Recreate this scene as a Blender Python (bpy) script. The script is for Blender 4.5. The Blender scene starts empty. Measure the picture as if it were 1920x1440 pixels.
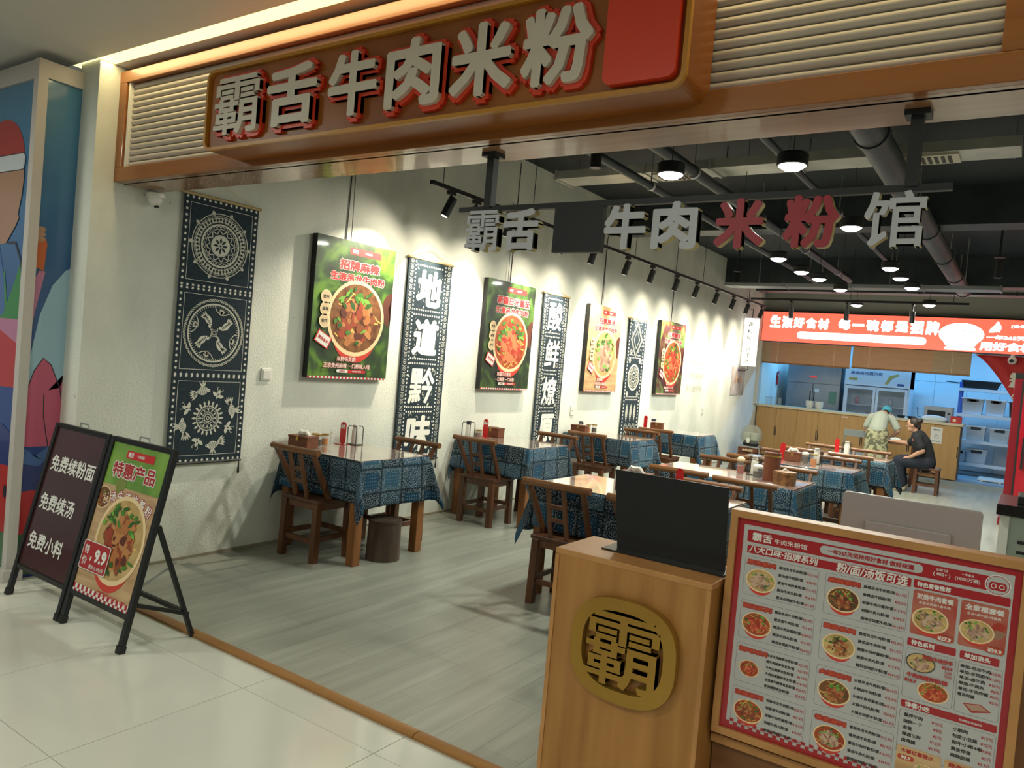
import bpy, bmesh, math, random
from mathutils import Vector, Matrix

sc = bpy.context.scene
col = sc.collection
R = random.Random(7)
PI = math.pi

# ------------------------------------------------------------------ camera
def camera():
    yaw, pitch, roll = map(math.radians, (-34.1026, -1.7475, 4.9689))
    f = Vector((math.sin(yaw) * math.cos(pitch), math.cos(yaw) * math.cos(pitch), math.sin(pitch)))
    r = Vector((math.cos(yaw), -math.sin(yaw), 0))
    u = r.cross(f)
    r2 = math.cos(roll) * r + math.sin(roll) * u
    u2 = -math.sin(roll) * r + math.cos(roll) * u
    cd = bpy.data.cameras.new('camera')
    cd.sensor_fit = 'HORIZONTAL'; cd.sensor_width = 36.0; cd.lens = 1434.73 / 1920 * 36
    cd.clip_start = 0.02; cd.clip_end = 200
    co = bpy.data.objects.new('camera', cd); col.objects.link(co)
    m = Matrix((r2, u2, -f)).transposed().to_4x4()
    m.translation = Vector((4.753, -2.388, 1.57))
    co.matrix_world = m
    sc.camera = co
camera()

# ------------------------------------------------------------------ world, exposure, large lights
sc.view_settings.view_transform = 'Standard'
sc.view_settings.look = 'None'
sc.view_settings.gamma = 1.0
sc.view_settings.use_curve_mapping = False
sc.view_settings.exposure = 0.25
w = bpy.data.worlds.new('world'); sc.world = w; w.use_nodes = True
w.node_tree.nodes['Background'].inputs[0].default_value = (0.80, 0.86, 0.80, 1)
w.node_tree.nodes['Background'].inputs[1].default_value = 0.24
sc.cycles.max_bounces = 6
sc.cycles.diffuse_bounces = 3
sc.cycles.glossy_bounces = 3
sc.cycles.transmission_bounces = 6
sc.cycles.transparent_max_bounces = 8
sc.cycles.sample_clamp_indirect = 4.0
sc.cycles.use_adaptive_sampling = True
sc.cycles.adaptive_threshold = 0.02
sc.cycles.caustics_reflective = False
sc.cycles.caustics_refractive = False

def area(name, loc, size, power, color, rot=(0, 0, 0), size_y=None, spread=PI):
    l = bpy.data.lights.new(name, 'AREA'); l.energy = power; l.color = color; l.size = size
    l.spread = spread
    if size_y: l.shape = 'RECTANGLE'; l.size_y = size_y
    o = bpy.data.objects.new(name, l); col.objects.link(o); o.location = loc; o.rotation_euler = rot
    return o
MALL_LAMPS = [(-0.6, -2.2), (2.4, -3.4), (5.6, -3.4), (2.4, -6.2), (5.6, -6.2), (8.0, -2.2)]
for i, (lx, ly) in enumerate(MALL_LAMPS):
    area('mall_lamp_light', (lx, ly, 3.10), 0.55, 33, (0.95, 1.0, 0.86), size_y=0.55)
for lx in (0.9, 2.6, 4.3):
    area('kitchen_tube_light', (lx, 15.1, 2.93), 1.2, 38, (0.14, 0.50, 1.0), size_y=0.16)

# ------------------------------------------------------------------ materials
MATS = {}
def M(name, c, rough=0.5, metal=0.0, c2=None, ns=6.0, st=(1, 1, 1), emit=None, es=1.0, bump=None, trans=0.0, spec=0.5,
      detail=4.0, lo=0.35, hi=0.65, coat=0.0, alpha=1.0, ior=1.45, sheen=0.0):
    if name in MATS: return MATS[name]
    m = bpy.data.materials.new(name); m.use_nodes = True
    nt = m.node_tree; b = nt.nodes['Principled BSDF']
    b.inputs['Base Color'].default_value = (*c, 1)
    b.inputs['Roughness'].default_value = rough
    b.inputs['Metallic'].default_value = metal
    b.inputs['Specular IOR Level'].default_value = spec
    b.inputs['IOR'].default_value = ior
    b.inputs['Coat Weight'].default_value = coat
    b.inputs['Coat Roughness'].default_value = 0.05
    b.inputs['Transmission Weight'].default_value = trans
    b.inputs['Alpha'].default_value = alpha
    b.inputs['Sheen Weight'].default_value = sheen
    if emit:
        m.cycles.emission_sampling = 'AUTO' if name in ('lit_red_panel', 'warm_strip') else 'NONE'
        b.inputs['Emission Color'].default_value = (*emit, 1); b.inputs['Emission Strength'].default_value = es
    if c2 or bump:
        tc = nt.nodes.new('ShaderNodeTexCoord'); mp = nt.nodes.new('ShaderNodeMapping')
        mp.inputs['Scale'].default_value = st
        nt.links.new(tc.outputs['Object'], mp.inputs['Vector'])
    if c2:
        n = nt.nodes.new('ShaderNodeTexNoise'); n.inputs['Scale'].default_value = ns; n.inputs['Detail'].default_value = detail
        rp = nt.nodes.new('ShaderNodeValToRGB')
        rp.color_ramp.elements[0].position = lo; rp.color_ramp.elements[0].color = (*c, 1)
        rp.color_ramp.elements[1].position = hi; rp.color_ramp.elements[1].color = (*c2, 1)
        nt.links.new(mp.outputs['Vector'], n.inputs['Vector'])
        nt.links.new(n.outputs['Fac'], rp.inputs['Fac'])
        nt.links.new(rp.outputs['Color'], b.inputs['Base Color'])
    if bump:
        n2 = nt.nodes.new('ShaderNodeTexNoise'); n2.inputs['Scale'].default_value = bump[0]; n2.inputs['Detail'].default_value = 5
        bp = nt.nodes.new('ShaderNodeBump'); bp.inputs['Strength'].default_value = bump[1]; bp.inputs['Distance'].default_value = bump[2]
        nt.links.new(tc.outputs['Object'], n2.inputs['Vector'])
        nt.links.new(n2.outputs['Fac'], bp.inputs['Height'])
        nt.links.new(bp.outputs['Normal'], b.inputs['Normal'])
    MATS[name] = m
    return m

class NT:                                   # tiny node helper
    def __init__(s, m): s.m = m; s.nt = m.node_tree
    def n(s, t, **kw):
        x = s.nt.nodes.new('ShaderNode' + t)
        for k, v in kw.items(): setattr(x, k, v)
        return x
    def l(s, a, b): s.nt.links.new(a, b)
    def math(s, op, a, b=None, c=None):
        x = s.n('Math', operation=op)
        for i, v in enumerate((a, b, c)):
            if v is None: continue
            if isinstance(v, (int, float)): x.inputs[i].default_value = v
            else: s.l(v, x.inputs[i])
        return x.outputs[0]
    def mix(s, f, a, b):
        x = s.n('Mix', data_type='RGBA')
        if isinstance(f, (int, float)): x.inputs[0].default_value = f
        else: s.l(f, x.inputs[0])
        for i, v in ((6, a), (7, b)):
            if isinstance(v, tuple): x.inputs[i].default_value = (*v, 1)
            else: s.l(v, x.inputs[i])
        return x.outputs[2]

# ------------------------------------------------------------------ mesh helpers
class MB:
    def __init__(s): s.v = []; s.f = []; s.uv = []
    def add(s, vs, fs, m=None):
        o = len(s.v)
        s.v += [tuple(m @ Vector(p)) if m else tuple(p) for p in vs]
        s.f += [tuple(i + o for i in f) for f in fs]
        return s
    def box(s, c, d, rz=0.0, m=None):
        x, y, z = d[0] / 2, d[1] / 2, d[2] / 2
        vs = [(-x, -y, -z), (x, -y, -z), (x, y, -z), (-x, y, -z), (-x, -y, z), (x, -y, z), (x, y, z), (-x, y, z)]
        fs = [(3, 2, 1, 0), (4, 5, 6, 7), (0, 1, 5, 4), (1, 2, 6, 5), (2, 3, 7, 6), (3, 0, 4, 7)]
        t = Matrix.Translation(Vector(c)) @ Matrix.Rotation(rz, 4, 'Z')
        if m: t = m @ t
        return s.add(vs, fs, t)
    def span(s, a, b):
        return s.box([(p + q) / 2 for p, q in zip(a, b)], [abs(q - p) for p, q in zip(a, b)])
    def bar(s, p0, p1, wd, ht, w2=None, h2=None, side=(1, 0, 0)):
        p0, p1 = Vector(p0), Vector(p1); d = (p1 - p0).normalized()
        sd = Vector(side); sd = (sd - d * sd.dot(d)).normalized(); up = d.cross(sd)
        vs = []
        for p, a, b in ((p0, wd, ht), (p1, w2 or wd, h2 or ht)):
            for i, j in ((-1, -1), (1, -1), (1, 1), (-1, 1)):
                vs.append(p + sd * (i * a / 2) + up * (j * b / 2))
        return s.add(vs, [(3, 2, 1, 0), (4, 5, 6, 7), (0, 1, 5, 4), (1, 2, 6, 5), (2, 3, 7, 6), (3, 0, 4, 7)])
    def cyl(s, p0, p1, r0, r1=None, n=12, caps=True):
        p0, p1 = Vector(p0), Vector(p1); r1 = r0 if r1 is None else r1
        d = (p1 - p0).normalized(); a = Vector((0, 0, 1)) if abs(d.z) < 0.9 else Vector((1, 0, 0))
        e = d.cross(a).normalized(); g = d.cross(e)
        vs = []
        for p, r in ((p0, r0), (p1, r1)):
            for k in range(n):
                t = 2 * PI * k / n
                vs.append(p + e * (r * math.cos(t)) + g * (r * math.sin(t)))
        fs = [(k, k + n, (k + 1) % n + n, (k + 1) % n) for k in range(n)]
        if caps: fs += [tuple(range(n)), tuple(range(2 * n - 1, n - 1, -1))]
        return s.add(vs, fs)
    def lathe(s, prof, c=(0, 0, 0), n=20, m=None):
        vs = []; fs = []
        for r, z in prof:
            for k in range(n):
                t = 2 * PI * k / n
                vs.append((c[0] + r * math.cos(t), c[1] + r * math.sin(t), c[2] + z))
        for i in range(len(prof) - 1):
            for k in range(n):
                fs.append((i * n + k, i * n + (k + 1) % n, (i + 1) * n + (k + 1) % n, (i + 1) * n + k))
        if prof[0][0] > 1e-4: fs.append(tuple(range(n - 1, -1, -1)))
        if prof[-1][0] > 1e-4: fs.append(tuple(range((len(prof) - 1) * n, len(prof) * n)))
        return s.add(vs, fs, m)
    def tube(s, path, r, n=8):
        P = [Vector(p) for p in path]; vs = []; fs = []
        rr = r if isinstance(r, (list, tuple)) else [r] * len(P)
        d0 = (P[1] - P[0]).normalized(); a = Vector((0, 0, 1)) if abs(d0.z) < 0.9 else Vector((1, 0, 0))
        e = d0.cross(a).normalized()
        for i, p in enumerate(P):
            d = (P[min(i + 1, len(P) - 1)] - P[max(i - 1, 0)]).normalized()
            e = (e - d * e.dot(d)).normalized(); g = d.cross(e)
            for k in range(n):
                t = 2 * PI * k / n
                vs.append(p + e * (rr[i] * math.cos(t)) + g * (rr[i] * math.sin(t)))
        for i in range(len(P) - 1):
            for k in range(n):
                fs.append((i * n + k, (i + 1) * n + k, (i + 1) * n + (k + 1) % n, i * n + (k + 1) % n))
        fs += [tuple(range(n)), tuple(range(len(P) * n - 1, (len(P) - 1) * n - 1, -1))]
        return s.add(vs, fs)
    def ball(s, c, r, nu=16, nv=10, m=None):
        rx, ry, rz = (r, r, r) if isinstance(r, (int, float)) else r
        vs = [(c[0], c[1], c[2] - rz)]; fs = []
        for j in range(1, nv):
            t = -PI / 2 + PI * j / nv
            for k in range(nu):
                p = 2 * PI * k / nu
                vs.append((c[0] + rx * math.cos(t) * math.cos(p), c[1] + ry * math.cos(t) * math.sin(p), c[2] + rz * math.sin(t)))
        vs.append((c[0], c[1], c[2] + rz)); L = len(vs) - 1
        for k in range(nu):
            fs.append((0, 1 + (k + 1) % nu, 1 + k))
            fs.append((L, L - nu + k, L - nu + (k + 1) % nu))
        for j in range(nv - 2):
            for k in range(nu):
                a = 1 + j * nu
                fs.append((a + k, a + (k + 1) % nu, a + nu + (k + 1) % nu, a + nu + k))
        return s.add(vs, fs, m)
    def prism(s, poly, y0, y1, m=None):              # polygon in the xz plane, extruded along y
        n = len(poly)
        vs = [(x, y0, z) for x, z in poly] + [(x, y1, z) for x, z in poly]
        fs = [tuple(range(n)), tuple(range(2 * n - 1, n - 1, -1))] + [(k, k + n, (k + 1) % n + n, (k + 1) % n) for k in range(n)]
        return s.add(vs, fs, m)
    def build(s, name, mat, parent=None, smooth=False, bevel=0.0, fix=True):
        me = bpy.data.meshes.new(name); me.from_pydata(s.v, [], s.f)
        if fix:
            bm = bmesh.new(); bm.from_mesh(me); bmesh.ops.recalc_face_normals(bm, faces=bm.faces); bm.to_mesh(me); bm.free()
        me.materials.append(mat)
        if smooth:
            me.shade_smooth(); me.set_sharp_from_angle(angle=math.radians(40))
        o = bpy.data.objects.new(name, me); col.objects.link(o); o.parent = parent
        if bevel:
            b = o.modifiers.new('bevel', 'BEVEL'); b.width = bevel; b.segments = 2; b.limit_method = 'ANGLE'
        return o

def tag(o, label=None, cat=None, group=None, kind=None):
    if label: o['label'] = label
    if cat: o['category'] = cat
    if group: o['group'] = group
    if kind: o['kind'] = kind
    return o
def thing(name, label, cat, loc=(0, 0, 0), rz=0.0, group=None, rx=0.0):
    o = bpy.data.objects.new(name, None); col.objects.link(o); o.empty_display_size = 0.1
    o.location = loc; o.rotation_euler = (rx, 0, rz)
    return tag(o, label, cat, group)
def struct(name, mb, mat, **k):
    return tag(mb.build(name, mat, **k), kind='structure')
def copy_tree(root, loc=None, rz=None, label=None, group=None, parent=None):
    c = root.copy(); col.objects.link(c)
    if parent is not None: c.parent = parent
    if loc is not None: c.location = loc
    if rz is not None: c.rotation_euler = (0, 0, rz)
    if label: c['label'] = label
    if group: c['group'] = group
    for ch in list(root.children):
        copy_tree(ch, parent=c)
    return c

# ------------------------------------------------------------------ flat print: lettering and shapes lying on a panel that faces -y
TXT = {}; GLEN = {}
def glyphs(body, bold):
    k = (body, bold)
    if k not in TXT:
        if bold > 0: glyphs(body, 0)
        if bold == 0:
            c = bpy.data.curves.new('lettering', 'FONT'); c.body = body; c.resolution_u = 2; c.size = 1.0
            o = bpy.data.objects.new('lettering', c)
            me = bpy.data.meshes.new_from_object(o)
            vs = [(v.co.x, v.co.y) for v in me.vertices]; fs = [tuple(p.vertices) for p in me.polygons]
            bpy.data.objects.remove(o); bpy.data.curves.remove(c); bpy.data.meshes.remove(me)
        else: vs, fs = TXT[(body, 0)][:2]
        if bold > 0:                                    # heavier weight: copies of the strokes shifted all round
            n = 8 if bold > 0.02 else 4
            sh = [(bold * math.cos(2 * PI * (q + .5) / n), bold * math.sin(2 * PI * (q + .5) / n)) for q in range(n)] + ([(0, 0)] if bold > 0.05 else [])
            L = len(vs)
            fs = [tuple(i + L * q for i in f) for q in range(len(sh)) for f in fs]
            vs = [(x + dx, y + dy) for dx, dy in sh for x, y in vs]
        xs = [v[0] for v in vs] or [0]; ys = [v[1] for v in vs] or [0]
        TXT[k] = (vs, fs, min(xs), max(xs), min(ys), max(ys)); GLEN[k] = max(1, len(TXT.get((body, 0), TXT[k])[0]))
    return TXT[k]

def ell(cx, cz, rx, rz, n=32, a0=0.0, a1=2 * PI):
    return [(cx + rx * math.cos(a0 + (a1 - a0) * k / n), cz + rz * math.sin(a0 + (a1 - a0) * k / n)) for k in range(n)]
def rect(x0, z0, x1, z1): return [(x0, z0), (x1, z0), (x1, z1), (x0, z1)]
def rrect(x0, z0, x1, z1, r, n=5):
    p = []
    for cx, cz, a in ((x1 - r, z0 + r, -90), (x1 - r, z1 - r, 0), (x0 + r, z1 - r, 90), (x0 + r, z0 + r, 180)):
        for k in range(n + 1):
            t = math.radians(a + 90 * k / n); p.append((cx + r * math.cos(t), cz + r * math.sin(t)))
    return p
def blob(cx, cz, r, rn, n=9, j=0.35, st=1.0, an=0.0):
    p = []
    for k in range(n):
        t = 2 * PI * k / n; q = r * (1 - j + 2 * j * rn.random())
        x, z = q * math.cos(t) * st, q * math.sin(t)
        p.append((cx + x * math.cos(an) - z * math.sin(an), cz + x * math.sin(an) + z * math.cos(an)))
    return p
def leaf(cx, cz, L, W, an, n=6):
    p = [(L * k / n, W * math.sin(PI * k / n)) for k in range(n + 1)] + [(L * k / n, -W * math.sin(PI * k / n)) for k in range(n - 1, 0, -1)]
    return [(cx + x * math.cos(an) - z * math.sin(an), cz + x * math.sin(an) + z * math.cos(an)) for x, z in p]
def star(cx, cz, r, n=5, q=0.42, a=PI / 2):
    return [(cx + (r if k % 2 == 0 else r * q) * math.cos(a + PI * k / n), cz + (r if k % 2 == 0 else r * q) * math.sin(a + PI * k / n)) for k in range(2 * n)]

class Print:
    STEP = 0.0007
    JOIN = set('star_border dot_border lace_border floral_print checked_edge outline_print'.split())    # too small to pick apart
    def __init__(s, parent, y=0.0): s.p = parent; s.y = y; s.b = {}; s.k = 0
    def _mb(s, part, mat):                       # a part name with '#' gathers its pieces into one part; any other call is a part of its own
        s.k += 1
        key = part if ('#' in part or part in s.JOIN) else part + '@%d' % s.k
        mb, mats, idx = s.b.setdefault(key, (MB(), [], []))
        if mat not in mats: mats.append(mat)
        class W:
            def add(_, vs, fs): mb.add(vs, fs); idx.extend([mats.index(mat)] * len(fs))
        return W()
    def poly(s, part, mat, pts, layer=1):
        y = s.y - layer * s.STEP
        if len(pts) > 4:
            cx = sum(p[0] for p in pts) / len(pts); cz = sum(p[1] for p in pts) / len(pts); n = len(pts)
            s._mb(part, mat).add([(x, y, z) for x, z in pts] + [(cx, y, cz)], [(k, (k + 1) % n, n) for k in range(n)])
        else:
            s._mb(part, mat).add([(x, y, z) for x, z in pts], [tuple(range(len(pts)))])
        return s
    def ring(s, part, mat, outer, inner, layer=1):
        y = s.y - layer * s.STEP; n = len(outer)
        s._mb(part, mat).add([(x, y, z) for x, z in outer] + [(x, y, z) for x, z in inner], [(k, (k + 1) % n, (k + 1) % n + n, k + n) for k in range(n)])
        return s
    def circ(s, part, mat, cx, cz, r, wd, layer=1, n=40):
        return s.ring(part, mat, ell(cx, cz, r, r, n), ell(cx, cz, r - wd, r - wd, n), layer)
    def frame(s, part, mat, x0, z0, x1, z1, wd, layer=1):
        return s.ring(part, mat, rect(x0, z0, x1, z1), rect(x0 + wd, z0 + wd, x1 - wd, z1 - wd), layer)
    def rframe(s, part, mat, x0, z0, x1, z1, r, wd, layer=1):
        return s.ring(part, mat, rrect(x0, z0, x1, z1, r), rrect(x0 + wd, z0 + wd, x1 - wd, z1 - wd, max(r - wd, 1e-4)), layer)
    def stroke(s, part, mat, pts, wd, layer=1):
        y = s.y - layer * s.STEP; vs = []; n = len(pts)
        for i, (x, z) in enumerate(pts):
            a = pts[max(i - 1, 0)]; b = pts[min(i + 1, n - 1)]
            dx, dz = b[0] - a[0], b[1] - a[1]; L = math.hypot(dx, dz) or 1
            q = wd / 2; vs += [(x - dz / L * q, y, z + dx / L * q), (x + dz / L * q, y, z - dx / L * q)]
        s._mb(part, mat).add(vs, [(2 * i, 2 * i + 1, 2 * i + 3, 2 * i + 2) for i in range(n - 1)])
        return s
    def text(s, part, mat, body, x, z, h=None, wd=None, layer=3, bold=0.02, align='C', shear=0.0, rot=0.0, fit=None):
        """glyph box: centre/left/right at x, vertical centre z; h = glyph height, wd = total width (both: stretched)"""
        vs, fs, a, b, c, d = glyphs(body, bold)
        if not vs: return s
        if h and wd: sx, sz = wd / (b - a), h / (d - c)
        elif h: sx = sz = h / (d - c)
        else: sx = sz = wd / (b - a)
        W = (b - a) * sx
        ox = {'C': -W / 2, 'L': 0, 'R': -W}[align]; y = s.y - layer * s.STEP
        cr, sr = math.cos(rot), math.sin(rot); out = []
        L = GLEN[(body, bold)]
        for i, (u, v) in enumerate(vs):
            X = ox + (u - a) * sx; Z = (v - (c + d) / 2) * sz; X += shear * Z
            out.append((x + X * cr - Z * sr, y - 3e-5 * (i // L), z + X * sr + Z * cr))
        s._mb(part, mat).add(out, fs)
        return s
    def text2(s, part, m1, m2, body, x, z, h=None, wd=None, layer=3, bold=0.02, halo=0.06, **k):   # lettering with an outline
        vs, fs, a, b, c, d = glyphs(body, bold); vs2, f2, a2, b2, c2, d2 = glyphs(body, bold + halo)
        q = (h * (d2 - c2) / (d - c)) if h else None; p = (wd * (b2 - a2) / (b - a)) if wd else None
        s.text(part + '_outline', m2, body, x, z, q, p, layer, bold + halo, **k)
        return s.text(part, m1, body, x, z, h, wd, layer + 1, bold, **k)
    def done(s):
        for key, (mb, mats, idx) in s.b.items():
            if not mb.v: continue
            o = mb.build(key.split('#')[0].split('@')[0], mats[0], s.p, fix=False)
            for m in mats[1:]: o.data.materials.append(m)
            if len(mats) > 1: o.data.polygons.foreach_set('material_index', idx)
            if key in s.JOIN: o['kind'] = 'stuff'
        s.b = {}

# ------------------------------------------------------------------ shared materials
WHITE = M('white_ink', (0.70, 0.69, 0.65), 0.6)
RED = M('red_ink', (0.50, 0.02, 0.022), 0.5)
DKRED = M('dark_red_ink', (0.36, 0.02, 0.025), 0.5)
BLACKI = M('black_ink', (0.02, 0.02, 0.022), 0.6)
CREAM = M('cream_ink', (0.82, 0.66, 0.40), 0.6)
NAVY = M('indigo_cloth', (0.010, 0.022, 0.032), 0.9, c2=(0.018, 0.034, 0.046), ns=40)
BATIK = M('undyed_cotton', (0.60, 0.59, 0.50), 0.9)
BATIK_W = M('white_cotton', (0.80, 0.78, 0.70), 0.9)
BLACKM = M('black_metal', (0.014, 0.015, 0.016), 0.45, 0.2)
GREYM = M('grey_metal', (0.42, 0.43, 0.44), 0.35, 0.8)
STEEL = M('stainless_steel', (0.26, 0.29, 0.33), 0.34, 0.7, c2=(0.20, 0.23, 0.27), ns=3, st=(40, 40, 1))
OAK = M('light_oak_veneer', (0.40, 0.185, 0.045), 0.42, c2=(0.27, 0.108, 0.020), ns=2.2, st=(9, 9, 0.7), detail=6, lo=0.3, hi=0.75, coat=0.15)
OAK2 = M('oak_edge_band', (0.46, 0.225, 0.075), 0.45, c2=(0.36, 0.165, 0.05), ns=2.0, st=(2, 2, 2))
FASC = M('orange_wood_fascia', (0.31, 0.115, 0.026), 0.30, c2=(0.24, 0.08, 0.016), ns=1.6, st=(0.8, 12, 12), detail=5, lo=0.3, hi=0.75, coat=0.3)
SOFF = M('brown_wood_soffit', (0.36, 0.19, 0.10), 0.22, c2=(0.30, 0.15, 0.075), ns=1.6, st=(0.8, 10, 10), coat=0.4)
CHAIRW = M('stained_pine', (0.115, 0.042, 0.013), 0.42, c2=(0.066, 0.022, 0.007), ns=3.0, st=(6, 6, 1.2), detail=6, coat=0.2)
RAILW = M('golden_pine_rail', (0.20, 0.08, 0.024), 0.40, c2=(0.135, 0.05, 0.014), ns=3.0, st=(1.2, 6, 6), detail=6, coat=0.2)
TLEGW = M('orange_pine', (0.24, 0.092, 0.025), 0.45, c2=(0.165, 0.06, 0.015), ns=2.5, st=(8, 8, 0.8), detail=6)
CABW = M('cabinet_beech', (0.47, 0.275, 0.105), 0.5, c2=(0.42, 0.235, 0.085), ns=2.0, st=(8, 8, 0.6), detail=5)
GLASS = M('clear_glass', (0.5, 0.52, 0.5), 0.03, alpha=0.12)
RUBBER = M('black_rubber', (0.012, 0.012, 0.012), 0.7)
CABLE = M('cable_black', (0.02, 0.02, 0.02), 0.6)
WHITEP = M('white_plastic', (0.70, 0.69, 0.64), 0.4)
CEILDK = M('black_ceiling_paint', (0.007, 0.012, 0.016), 0.7, c2=(0.011, 0.018, 0.023), ns=2)
GALV = M('galvanised_duct', (0.52, 0.52, 0.46), 0.42, 0.35, c2=(0.40, 0.41, 0.38), ns=4)
DUCTDK = M('dark_duct', (0.020, 0.028, 0.033), 0.5, 0.2, c2=(0.032, 0.042, 0.047), ns=3)

def plaster():
    m = M('white_plaster', (0.56, 0.575, 0.52), 0.85); k = NT(m); b = k.nt.nodes['Principled BSDF']
    tc = k.n('TexCoord'); n1 = k.n('TexNoise'); n1.inputs['Scale'].default_value = 1.1; n1.inputs['Detail'].default_value = 6
    n2 = k.n('TexNoise'); n2.inputs['Scale'].default_value = 70; n2.inputs['Detail'].default_value = 6
    n3 = k.n('TexNoise'); n3.inputs['Scale'].default_value = 14; n3.inputs['Detail'].default_value = 8
    mp = k.n('Mapping'); mp.inputs['Scale'].default_value = (1, 1.3, 0.8)
    k.l(tc.outputs['Object'], mp.inputs['Vector']); k.l(mp.outputs['Vector'], n1.inputs['Vector'])
    k.l(tc.outputs['Object'], n2.inputs['Vector']); k.l(tc.outputs['Object'], n3.inputs['Vector'])
    r = k.n('ValToRGB'); r.color_ramp.elements[0].position = 0.30; r.color_ramp.elements[0].color = (0.55, 0.57, 0.52, 1)
    r.color_ramp.elements[1].position = 0.62; r.color_ramp.elements[1].color = (0.74, 0.745, 0.66, 1)
    k.l(n1.outputs['Fac'], r.inputs['Fac'])
    spk = k.math('GREATER_THAN', n3.outputs['Fac'], 0.735)
    k.l(k.mix(k.math('MULTIPLY', spk, 0.55), r.outputs['Color'], (0.16, 0.16, 0.14)), b.inputs['Base Color'])
    bp = k.n('Bump'); bp.inputs['Strength'].default_value = 0.55; bp.inputs['Distance'].default_value = 0.006
    k.l(n2.outputs['Fac'], bp.inputs['Height']); k.l(bp.outputs['Normal'], b.inputs['Normal'])
    return m
PLASTER = plaster()

def vinyl():
    m = M('grey_oak_vinyl', (0.30, 0.31, 0.26), 0.33); k = NT(m); b = k.nt.nodes['Principled BSDF']
    tc = k.n('TexCoord'); oi = k.n('ObjectInfo'); mp = k.n('Mapping'); mp.inputs['Scale'].default_value = (13, 1.1, 1)
    g = k.n('NewGeometry'); k.l(g.outputs['Position'], mp.inputs['Vector'])
    n = k.n('TexNoise'); n.inputs['Scale'].default_value = 1.0; n.inputs['Detail'].default_value = 7; k.l(mp.outputs['Vector'], n.inputs['Vector'])
    r = k.n('ValToRGB'); r.color_ramp.elements[0].position = 0.25; r.color_ramp.elements[0].color = (0.235, 0.243, 0.205, 1)
    r.color_ramp.elements[1].position = 0.75; r.color_ramp.elements[1].color = (0.385, 0.39, 0.33, 1)
    k.l(n.outputs['Fac'], r.inputs['Fac'])
    k.l(k.mix(k.math('MULTIPLY', oi.outputs['Random'], 0.30), r.outputs['Color'], (0.22, 0.225, 0.19)), b.inputs['Base Color'])
    return m
VINYL = vinyl()
TILE = M('polished_cream_tile', (0.56, 0.555, 0.49), 0.10, c2=(0.62, 0.61, 0.54), ns=1.3, spec=0.5)
GROUT = M('tile_grout', (0.16, 0.14, 0.11), 0.9)
THRESH = M('wood_threshold', (0.33, 0.16, 0.05), 0.35, c2=(0.26, 0.115, 0.035), ns=2, st=(1, 10, 10))
MALLC = M('white_ceiling_paint', (0.66, 0.65, 0.60), 0.8)

# ------------------------------------------------------------------ floors
fm = struct('floor_mall', MB().span((-6, -9, -0.12), (12, 0.0, -0.006)), GROUT)
tile_mesh = {}
def tile(x0, y0, x1, y1, z1, mat, parent, name, th=0.006, gap=0.0015):
    k = (name, round(x1 - x0, 3), round(y1 - y0, 3))
    if k not in tile_mesh:
        o = MB().span((gap, gap, -th), (x1 - x0 - gap, y1 - y0 - gap, 0)).build(name, mat, parent); tile_mesh[k] = o.data
    else:
        o = bpy.data.objects.new(name, tile_mesh[k]); col.objects.link(o); o.parent = parent
    o.location = (x0, y0, z1)
    return o
TS = 0.815
for i in range(-4, 6):
    x0 = 1.952 + i * TS
    tile(x0, -0.19, x0 + TS, 0.0, 0.0, TILE, fm, 'tile')
    for j in range(4):
        tile(x0, -0.19 - (j + 1) * TS, x0 + TS, -0.19 - j * TS, 0.0, TILE, fm, 'tile')

fl = struct('floor', MB().span((-0.0, 0.0, -0.12), (6.3, 13.72, -0.004)), M('floor_underlay', (0.12, 0.12, 0.10), 0.9))
for i in range(32):
    x0 = 0.002 + i * 0.19; y = 0.05 - 1.2 * ((i * 0.37) % 1)
    while y < 6.2:
        a, b = max(y, 0.05), min(y + 1.2, 6.26)
        if b - a > 0.03: tile(x0, a, x0 + 0.19, b, 0.0, VINYL, fl, 'plank', 0.004, 0.0005)
        y += 1.2
rest = MB().span((0.002, 6.26, -0.004), (6.08, 13.72, 0.0)).build('far_planking', VINYL, fl)
tag(rest, kind='stuff')
tr = struct('trim_1', MB().prism([(0.0, 0.0), (0.0, 0.012), (0.02, 0.020), (0.05, 0.018), (0.062, 0.0)], 0, 1, Matrix(((0, 1, 0, 0), (1, 0, 0, 0), (0, 0, 1, 0), (0, 0, 0, 1))) @ Matrix.Diagonal((1, 2.80, 1, 1))), THRESH, smooth=True)
tr.location = (0, -0.004, 0)
tr2 = struct('trim_2', MB().prism([(0.0, 0.0), (0.0, 0.012), (0.02, 0.020), (0.05, 0.018), (0.062, 0.0)], 0, 1, Matrix(((0, 1, 0, 0), (1, 0, 0, 0), (0, 0, 1, 0), (0, 0, 0, 1))) @ Matrix.Diagonal((1, 3.4, 1, 1))), THRESH, smooth=True)
tr2.location = (2.804, -0.004, 0)

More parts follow.
